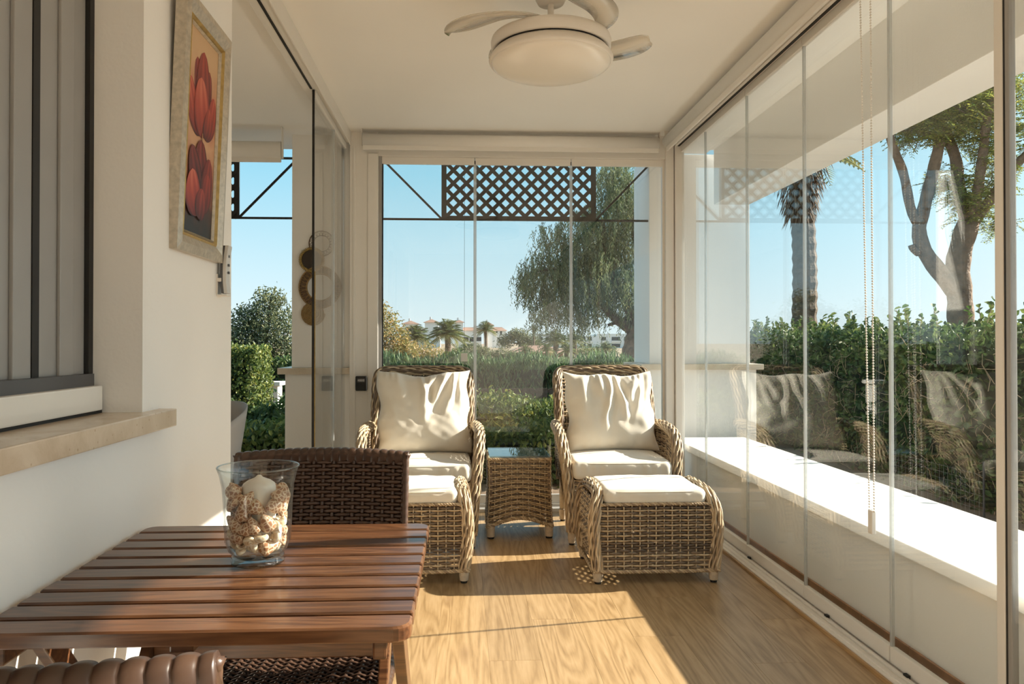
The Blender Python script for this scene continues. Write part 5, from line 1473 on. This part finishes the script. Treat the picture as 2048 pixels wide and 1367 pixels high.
crown_tree('broad_tree', (8.4, 110.0, -0.16), [(-2.0, 0, 1.6, 1.4), (0, 0, 2.2, 1.5), (1.6, 0, 1.6, 1.4), (-0.8, 0, 2.6, 1.0), (2.6, 0, 1.0, 1.0)], 3500, 0.35, 'olive_leaf', 'broad green tree to the right of the third white tower', 1.2, 0.3, seed=6)
crown_tree('round_shrub', (1.1, 62.0, -0.16), [(0, 0, 0.6, 0.8), (0.8, 0, 0.5, 0.6)], 1200, 0.2, 'olive_leaf', 'grey round shrub below the large date palm', 0.3, 0.1, seed=7)
crown_tree('yellow_shrub', (-2.9, 50.0, -0.16), [(0, 0, 0.7, 0.9), (1.0, 0, 0.5, 0.8), (-1.0, 0, .6, .9)], 1800, 0.2, 'autumn_leaf', 'yellow green shrub below the distant palms', 0.3, 0.1, seed=17)

for i_, (x_, y_, s_, lab) in enumerate(((-4.9, 44, 1.0, 'olive green shrub left of all the distant shrubs'), (-0.35, 46, 0.8, 'grey green shrub at the foot of the large date palm'), (0.55, 70, 1.2, 'dark shrub before the house with the slim tower'), (3.1, 58, 0.9, 'low shrub left of the red hut'), (12.2, 74, 1.0, 'dark shrub right of the red hut'), (15.2, 80, 1.2, 'shrub before the long white apartment block'))):
    crown_tree('garden_shrub', (x_, y_, -0.16), [(0, 0, 0.55 * s_, 0.75 * s_), (0.8 * s_, 0, 0.4 * s_, 0.6 * s_), (-0.8 * s_, 0.1, 0.45 * s_, 0.65 * s_)], 1500, 0.16, ['olive_leaf', 'bush_leaf', 'hedge_leaf'][i_ % 3], lab, 0.25, 0.08, seed=40 + i_)
# ---- palms
def palm(name, loc, h, R, nf, label, seed, tr_=0.16, droop=1.0, fan=False, skirt=0, mat='palm_leaf', npair=16, dead='dead_frond'):
    root = tag(empty(name, loc), label, 'palm tree', 'palm trees beyond the garden'); r = np.random.default_rng(seed)
    P = spline([(0, 0, 0), (0.02 * h, 0, h * 0.5), (0, 0, h)], 40)
    s = np.arange(40); mb = MB(); mb.tube(P, tr_ * (1 + 0.10 * (s % 2)) * np.linspace(1.1, 0.95, 40), 12); mb.build('trunk', 'bark_dark', root, smooth=False)
    mb = MB()
    for i in range(nf):
        az = i * 2.399 + r.uniform(-.2, .2); el = math.radians(88 - 100 * (i / nf))
        d0 = np.array([math.cos(az) * math.cos(el), math.sin(az) * math.cos(el), math.sin(el)])
        ln = R * r.uniform(0.85, 1.1); t = np.linspace(0, 1, npair)[:, None]
        C = np.array([0, 0, h]) + d0 * ln * t + np.array([0, 0, -1.0]) * droop * 0.42 * R * t ** 2.4
        tone = 0.45 + r.uniform(-.15, .25) if i < nf * 0.75 else 0.75
        mb.tube(C, np.linspace(0.03, 0.006, npair) * R / 1.8, 4, tone=0.6)
        tg = np.gradient(C, axis=0); tg /= np.linalg.norm(tg, axis=1)[:, None]
        side = np.cross(tg, np.array([0, 0, 1.0])); side /= np.linalg.norm(side, axis=1)[:, None] + 1e-9
        for sg in (-1, 1):
            D = side * sg + tg * 0.7 + np.array([0, 0, -0.35])
            ll = 0.34 * R * np.sin(PI * np.clip(t[:, 0] * 0.85 + 0.12, 0, 1)); D = D / np.linalg.norm(D, axis=1)[:, None]
            V, T, tt_ = leaf_mesh(C + D * ll[:, None] * 0.5, D, np.tile([0, 0, 1.0], (npair, 1)) + side * sg * 0.3, ll, 0.05 * R, np.clip(tone + r.normal(0, .08, npair), 0, 1))
            mb.add(V, tris=T, tone=tt_)
    mb.build('fronds', mat, root)
    if skirt:
        mb = MB(); n = skirt
        az = r.uniform(0, 2 * PI, n); z = h - r.random(n) ** 1.3 * 1.1 * R; rad = tr_ + r.uniform(0.02, 0.34, n) * R * (1 - (h - z) / (1.3 * R))
        C = np.stack([rad * np.cos(az), rad * np.sin(az), z], -1)
        D = np.stack([np.cos(az) * 0.35, np.sin(az) * 0.35, np.full(n, -1.0)], -1) + r.normal(0, 0.12, (n, 3))
        V, T, tt_ = leaf_mesh(C, D, np.stack([np.cos(az), np.sin(az), 0 * az], -1), r.uniform(0.3, 0.7, n) * R * 0.55, 0.045, r.random(n))
        mb.add(V, tris=T, tone=tt_); mb.build('dead_skirt', dead, root)
    return root
palm('tall_palm', (6.88, 15.0, -0.1), 5.15, 1.25, 34, 'tall palm with a shaggy skirt of dead fronds behind the tall hedge', 2, tr_=0.22, skirt=700)
palm('date_palm', (-1.2, 60, -0.16), 2.0, 2.0, 46, 'largest date palm in front of the distant white houses', 3, tr_=0.22)
palm('date_palm', (-3.9, 62, -0.16), 1.75, 1.75, 40, 'date palm beside the autumn tree', 4, tr_=0.2)
palm('date_palm', (2.45, 80, -0.16), 2.7, 1.5, 34, 'slender palm just right of the first glass joint', 5, tr_=0.16)
palm('date_palm', (9.0, 95, -0.16), 3.1, 0.95, 26, 'thin palm left of the long white apartment block', 6, tr_=0.13)
palm('date_palm', (7.7, 62, -0.16), 1.5, 1.5, 36, 'bushy palm in front of the long white apartment block', 7, tr_=0.2)
palm('date_palm', (9.6, 64, -0.16), 1.6, 1.2, 30, 'palm right of the second glass joint under the weeping tree', 8, tr_=0.18)
palm('fan_palm', (4.6, 55, -0.16), 0.75, 0.9, 26, 'short palm beside the left end of the red hut roof', 9, tr_=0.12)
palm('fan_palm', (6.2, 55, -0.16), 0.8, 0.85, 26, 'short palm before the middle of the red hut roof', 10, tr_=0.12)
palm('fan_palm', (7.3, 52, -0.16), 0.8, 0.95, 26, 'short palm beside the right end of the red hut', 11, tr_=0.16)
palm('fan_palm', (11.6, 60, -0.16), 0.9, 0.9, 26, 'short palm near the trunk of the weeping tree', 12, tr_=0.16)

# ================================================================== DISTANT HOUSES
K = 0.1345
def hx(px): return (px - 925) * K
def hz(py): return 1.2 + (685 - py) * K
def hip(mb, x0, x1, y0, y1, z0, z1, over=0.4, ridge=0.0):
    x0 -= over; x1 += over; y0 -= over; y1 += over; cy = (y0 + y1) / 2; rx = ridge * (x1 - x0) / 2; cx = (x0 + x1) / 2
    V = [(x0, y0, z0), (x1, y0, z0), (x1, y1, z0), (x0, y1, z0), (cx - rx, cy, z1), (cx + rx, cy, z1)]
    return mb.add(V, [(0, 1, 5, 4), (2, 3, 4, 5), (3, 2, 1, 0)], [(1, 2, 5), (3, 0, 4)])
def house(label, Y, blocks, towers, wins, name='white_house'):
    root = tag(empty(name, (0, Y, -0.16)), label, 'house', 'white houses in the distance')
    def part(nm, mb, mat):
        o = mb.build(nm, mat, root); o.location = (0, 0, 0.16); return o
    for (a, b, t, apex) in blocks:
        part('wall', MB().box(hx(a), hx(b), 0, 9, -0.16, hz(t)), 'house')
        if apex: part('roof', hip(MB(), hx(a), hx(b), 0, 9, hz(t), hz(apex), 0.4, 0.55), 'roof')
    for (a, b, e, apex) in towers:
        part('tower', MB().box(hx(a), hx(b), -1.0, 2.4, -0.16, hz(e)), 'house')
        ro = part('tower_roof', hip(MB(), hx(a), hx(b), -1.0, 2.4, hz(e), hz(apex), 0.45), 'roof')
        cxm = hx((a + b) / 2); MB().box(cxm - 0.6, cxm - 0.15, 0.6, 1.1, hz(apex) - 0.3, hz(apex) + 0.55).build('chimney', 'house', ro)
    for (a, b, t, bt) in wins:
        w = part('window', MB().box(hx(a), hx(b), -0.06, 0.1, hz(bt), hz(t)), 'dark_glass')
        MB().box(hx(a) - 0.05, hx(b) + 0.05, -0.30, 0.0, hz(bt) - 0.35, hz(bt)).build('window_ledge', 'house', w)
    return root
house('white house with two low red-roofed towers behind the autumn tree', 200, [(795, 842, 660, 652), (842, 880, 662, 655)], [(808, 837, 648, 641), (851, 877, 645, 638)], [(800, 806, 664, 668), (838, 846, 668, 676), (856, 866, 672, 680)])
house('white house with a slim tower left of the first glass joint', 198, [(920, 962, 661, 654)], [(911, 926, 645, 640)], [(926, 937, 674, 683), (939, 948, 674, 683), (952, 962, 674, 682), (926, 946, 688, 697), (952, 960, 690, 700)])
house('white house with a short tower right of the first glass joint', 202, [(975, 1012, 661, 653)], [(968, 985, 650, 643)], [(986, 989, 662, 666), (992, 995, 662, 666), (1000, 1004, 662, 670), (998, 1008, 678, 686)])
house('long white apartment block behind the weeping tree', 190, [(1062, 1095, 668, None), (1095, 1180, 672, None), (1180, 1300, 668, None), (1300, 1480, 672, None)], [], [(a, a + w_, t, t + 7) for a, w_ in ((1070, 6), (1082, 6), (1098, 9), (1112, 8), (1148, 10), (1162, 8), (1188, 9), (1208, 16), (1232, 8), (1246, 12), (1264, 12)) for t in (674, 687)], 'apartment_block')
hut = tag(empty('red_roofed_hut', (0, 70, -0.16)), 'low hut with a flat red roof beyond the oleander hedge', 'hut')
kx = 0.0471
MB().box((1022 - 925) * kx, (1125 - 925) * kx, 0, 4, 0, 0.42).build('wall', 'terracotta', hut)
hip(MB(), (1020 - 925) * kx, (1130 - 925) * kx, 0, 4, 0.42, 1.10, 0.3, 0.4).build('roof', 'roof', hut)
for k in range(7):
    x = (1024 + k * 17 - 925) * kx; MB().box(x, x + 0.12, -0.35, -0.25, 0, 0.45).build('post', 'bark_dark', hut)
